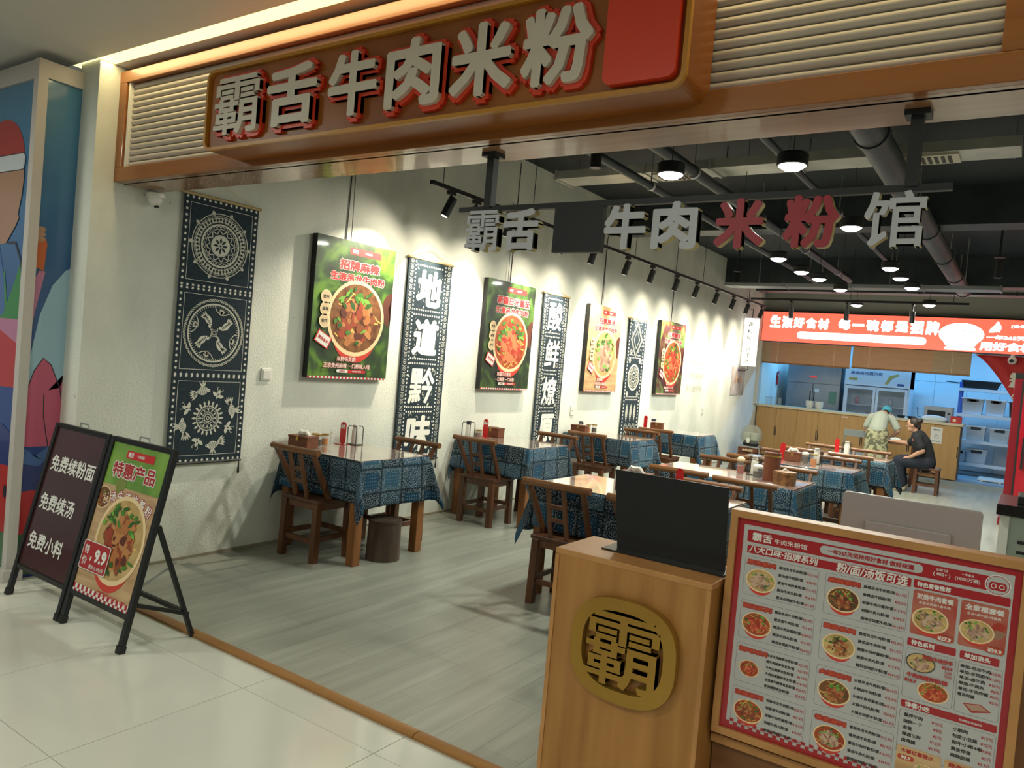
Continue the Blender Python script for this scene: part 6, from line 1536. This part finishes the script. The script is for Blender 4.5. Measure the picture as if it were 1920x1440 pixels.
b = MB(); b.ball((0, -.022, .036), (.080, .090, .093), 18, 12, mh); b.ball((0, -.105, .070), (.045, .045, .045), 12, 8, mh); b.ball((0, -.085, -.02), (.05, .035, .06), 12, 8, mh); organic('hair', b, HAIR, wo, .008, 2)
for k in (-1, 1): MB().ball((k * .030, .086, .012), (.010, .006, .006), 8, 6, mh).build('eye', RUBBER, wo)
MB().ball((0, .085, -.060), (.022, .006, .005), 8, 6, mh).build('lips', M('lip_colour', (.35, .10, .09), .5), wo)
MB().lathe([(0, 0), (.022, 0), (.022, .004), (0, .004)], n=14, m=Matrix.Translation((-.20, -.115, .86)) @ Matrix.Rotation(-.9, 4, 'Z') @ Matrix.Rotation(PI / 2, 4, 'X')).build('badge', M('pink_badge', (.6, .16, .12), .5), wo)

pe = thing('person', 'person in pale grey shirt, floral skirt and blue cap bending over a table', 'person', (2.60, 12.20, 0))
b = MB()
limb(b, [(0, 0, .88), (0, .05, .98), (.01, .16, 1.10), (.02, .24, 1.16), (.035, .30, 1.19)], [.135, .125, .13, .105, .05]); limb(b, [(-.14, .23, 1.14), (.17, .23, 1.14)], [.06, .06])
limb(b, [(.03, .29, 1.18), (.045, .35, 1.20)], [.048, .046]); mh2 = head(b, (.06, .41, 1.215), (.1, .85, -.55), (0, .55, .85))
limb(b, [(-.16, .23, 1.13), (-.23, .26, .92), (-.08, .44, .80)], [.050, .040, .030]); hand(b, (-.07, .45, .795), (.6, .6, -.3), (.5, -.5, 0))
limb(b, [(.19, .23, 1.13), (.29, .22, .93), (.17, .40, .80)], [.050, .040, .030]); hand(b, (.165, .41, .795), (-.3, .8, -.3), (-.5, -.3, 0))
for s_ in (-1, 1): limb(b, [(s_ * .085, 0, .86), (s_ * .10, .01, .46), (s_ * .105, -.01, .085)], [.095, .062, .042]); limb(b, [(s_ * .105, -.01, .045), (s_ * .11, .13, .035)], [.040, .032])
organic('body', b, SKIN, pe, .009)
b = MB(); limb(b, [(0, 0.0, .93), (0, .05, 1.00), (.01, .16, 1.11), (.02, .24, 1.15)], [.155, .142, .140, .108]); limb(b, [(-.13, .23, 1.14), (.16, .23, 1.14)], [.064, .064])
limb(b, [(-.155, .23, 1.13), (-.212, .253, .975)], [.060, .064]); limb(b, [(.185, .23, 1.13), (.268, .222, .98)], [.060, .064]); organic('shirt', b, M('pale_grey_shirt', (.40, .43, .36), .9), pe, .010)
b = MB(); b.lathe([(0, .98), (.15, .98), (.185, .88), (.195, .60), (.20, .42), (.185, .42), (.18, .60), (0, .62)], n=28, m=Matrix.Diagonal((1, .85, 1, 1)))
FLOR = M('floral_cloth', (.42, .40, .24), .9, c2=(.13, .13, .08), ns=16, lo=.46, hi=.54, detail=3); organic('skirt', b, FLOR, pe, .012)
for s_ in (-1, 1):
    b = MB(); limb(b, [(s_ * .105, -.02, .055), (s_ * .11, .08, .05), (s_ * .11, .15, .04)], [.050, .048, .038]); organic('shoe', b, RUBBER, pe, .010)
b = MB(); b.ball((0, -.012, .045), (.086, .104, .090), 18, 12, mh2); organic('cap', b, M('blue_cap', (.05, .30, .42), .8, c2=(.40, .52, .55), ns=9, lo=.5, hi=.62), pe, .009, 2)
b = MB(); b.ball((0, -.07, -.035), (.065, .05, .06), 14, 10, mh2); organic('hair', b, HAIR, pe, .008, 2)
bpy.context.view_layer.update()
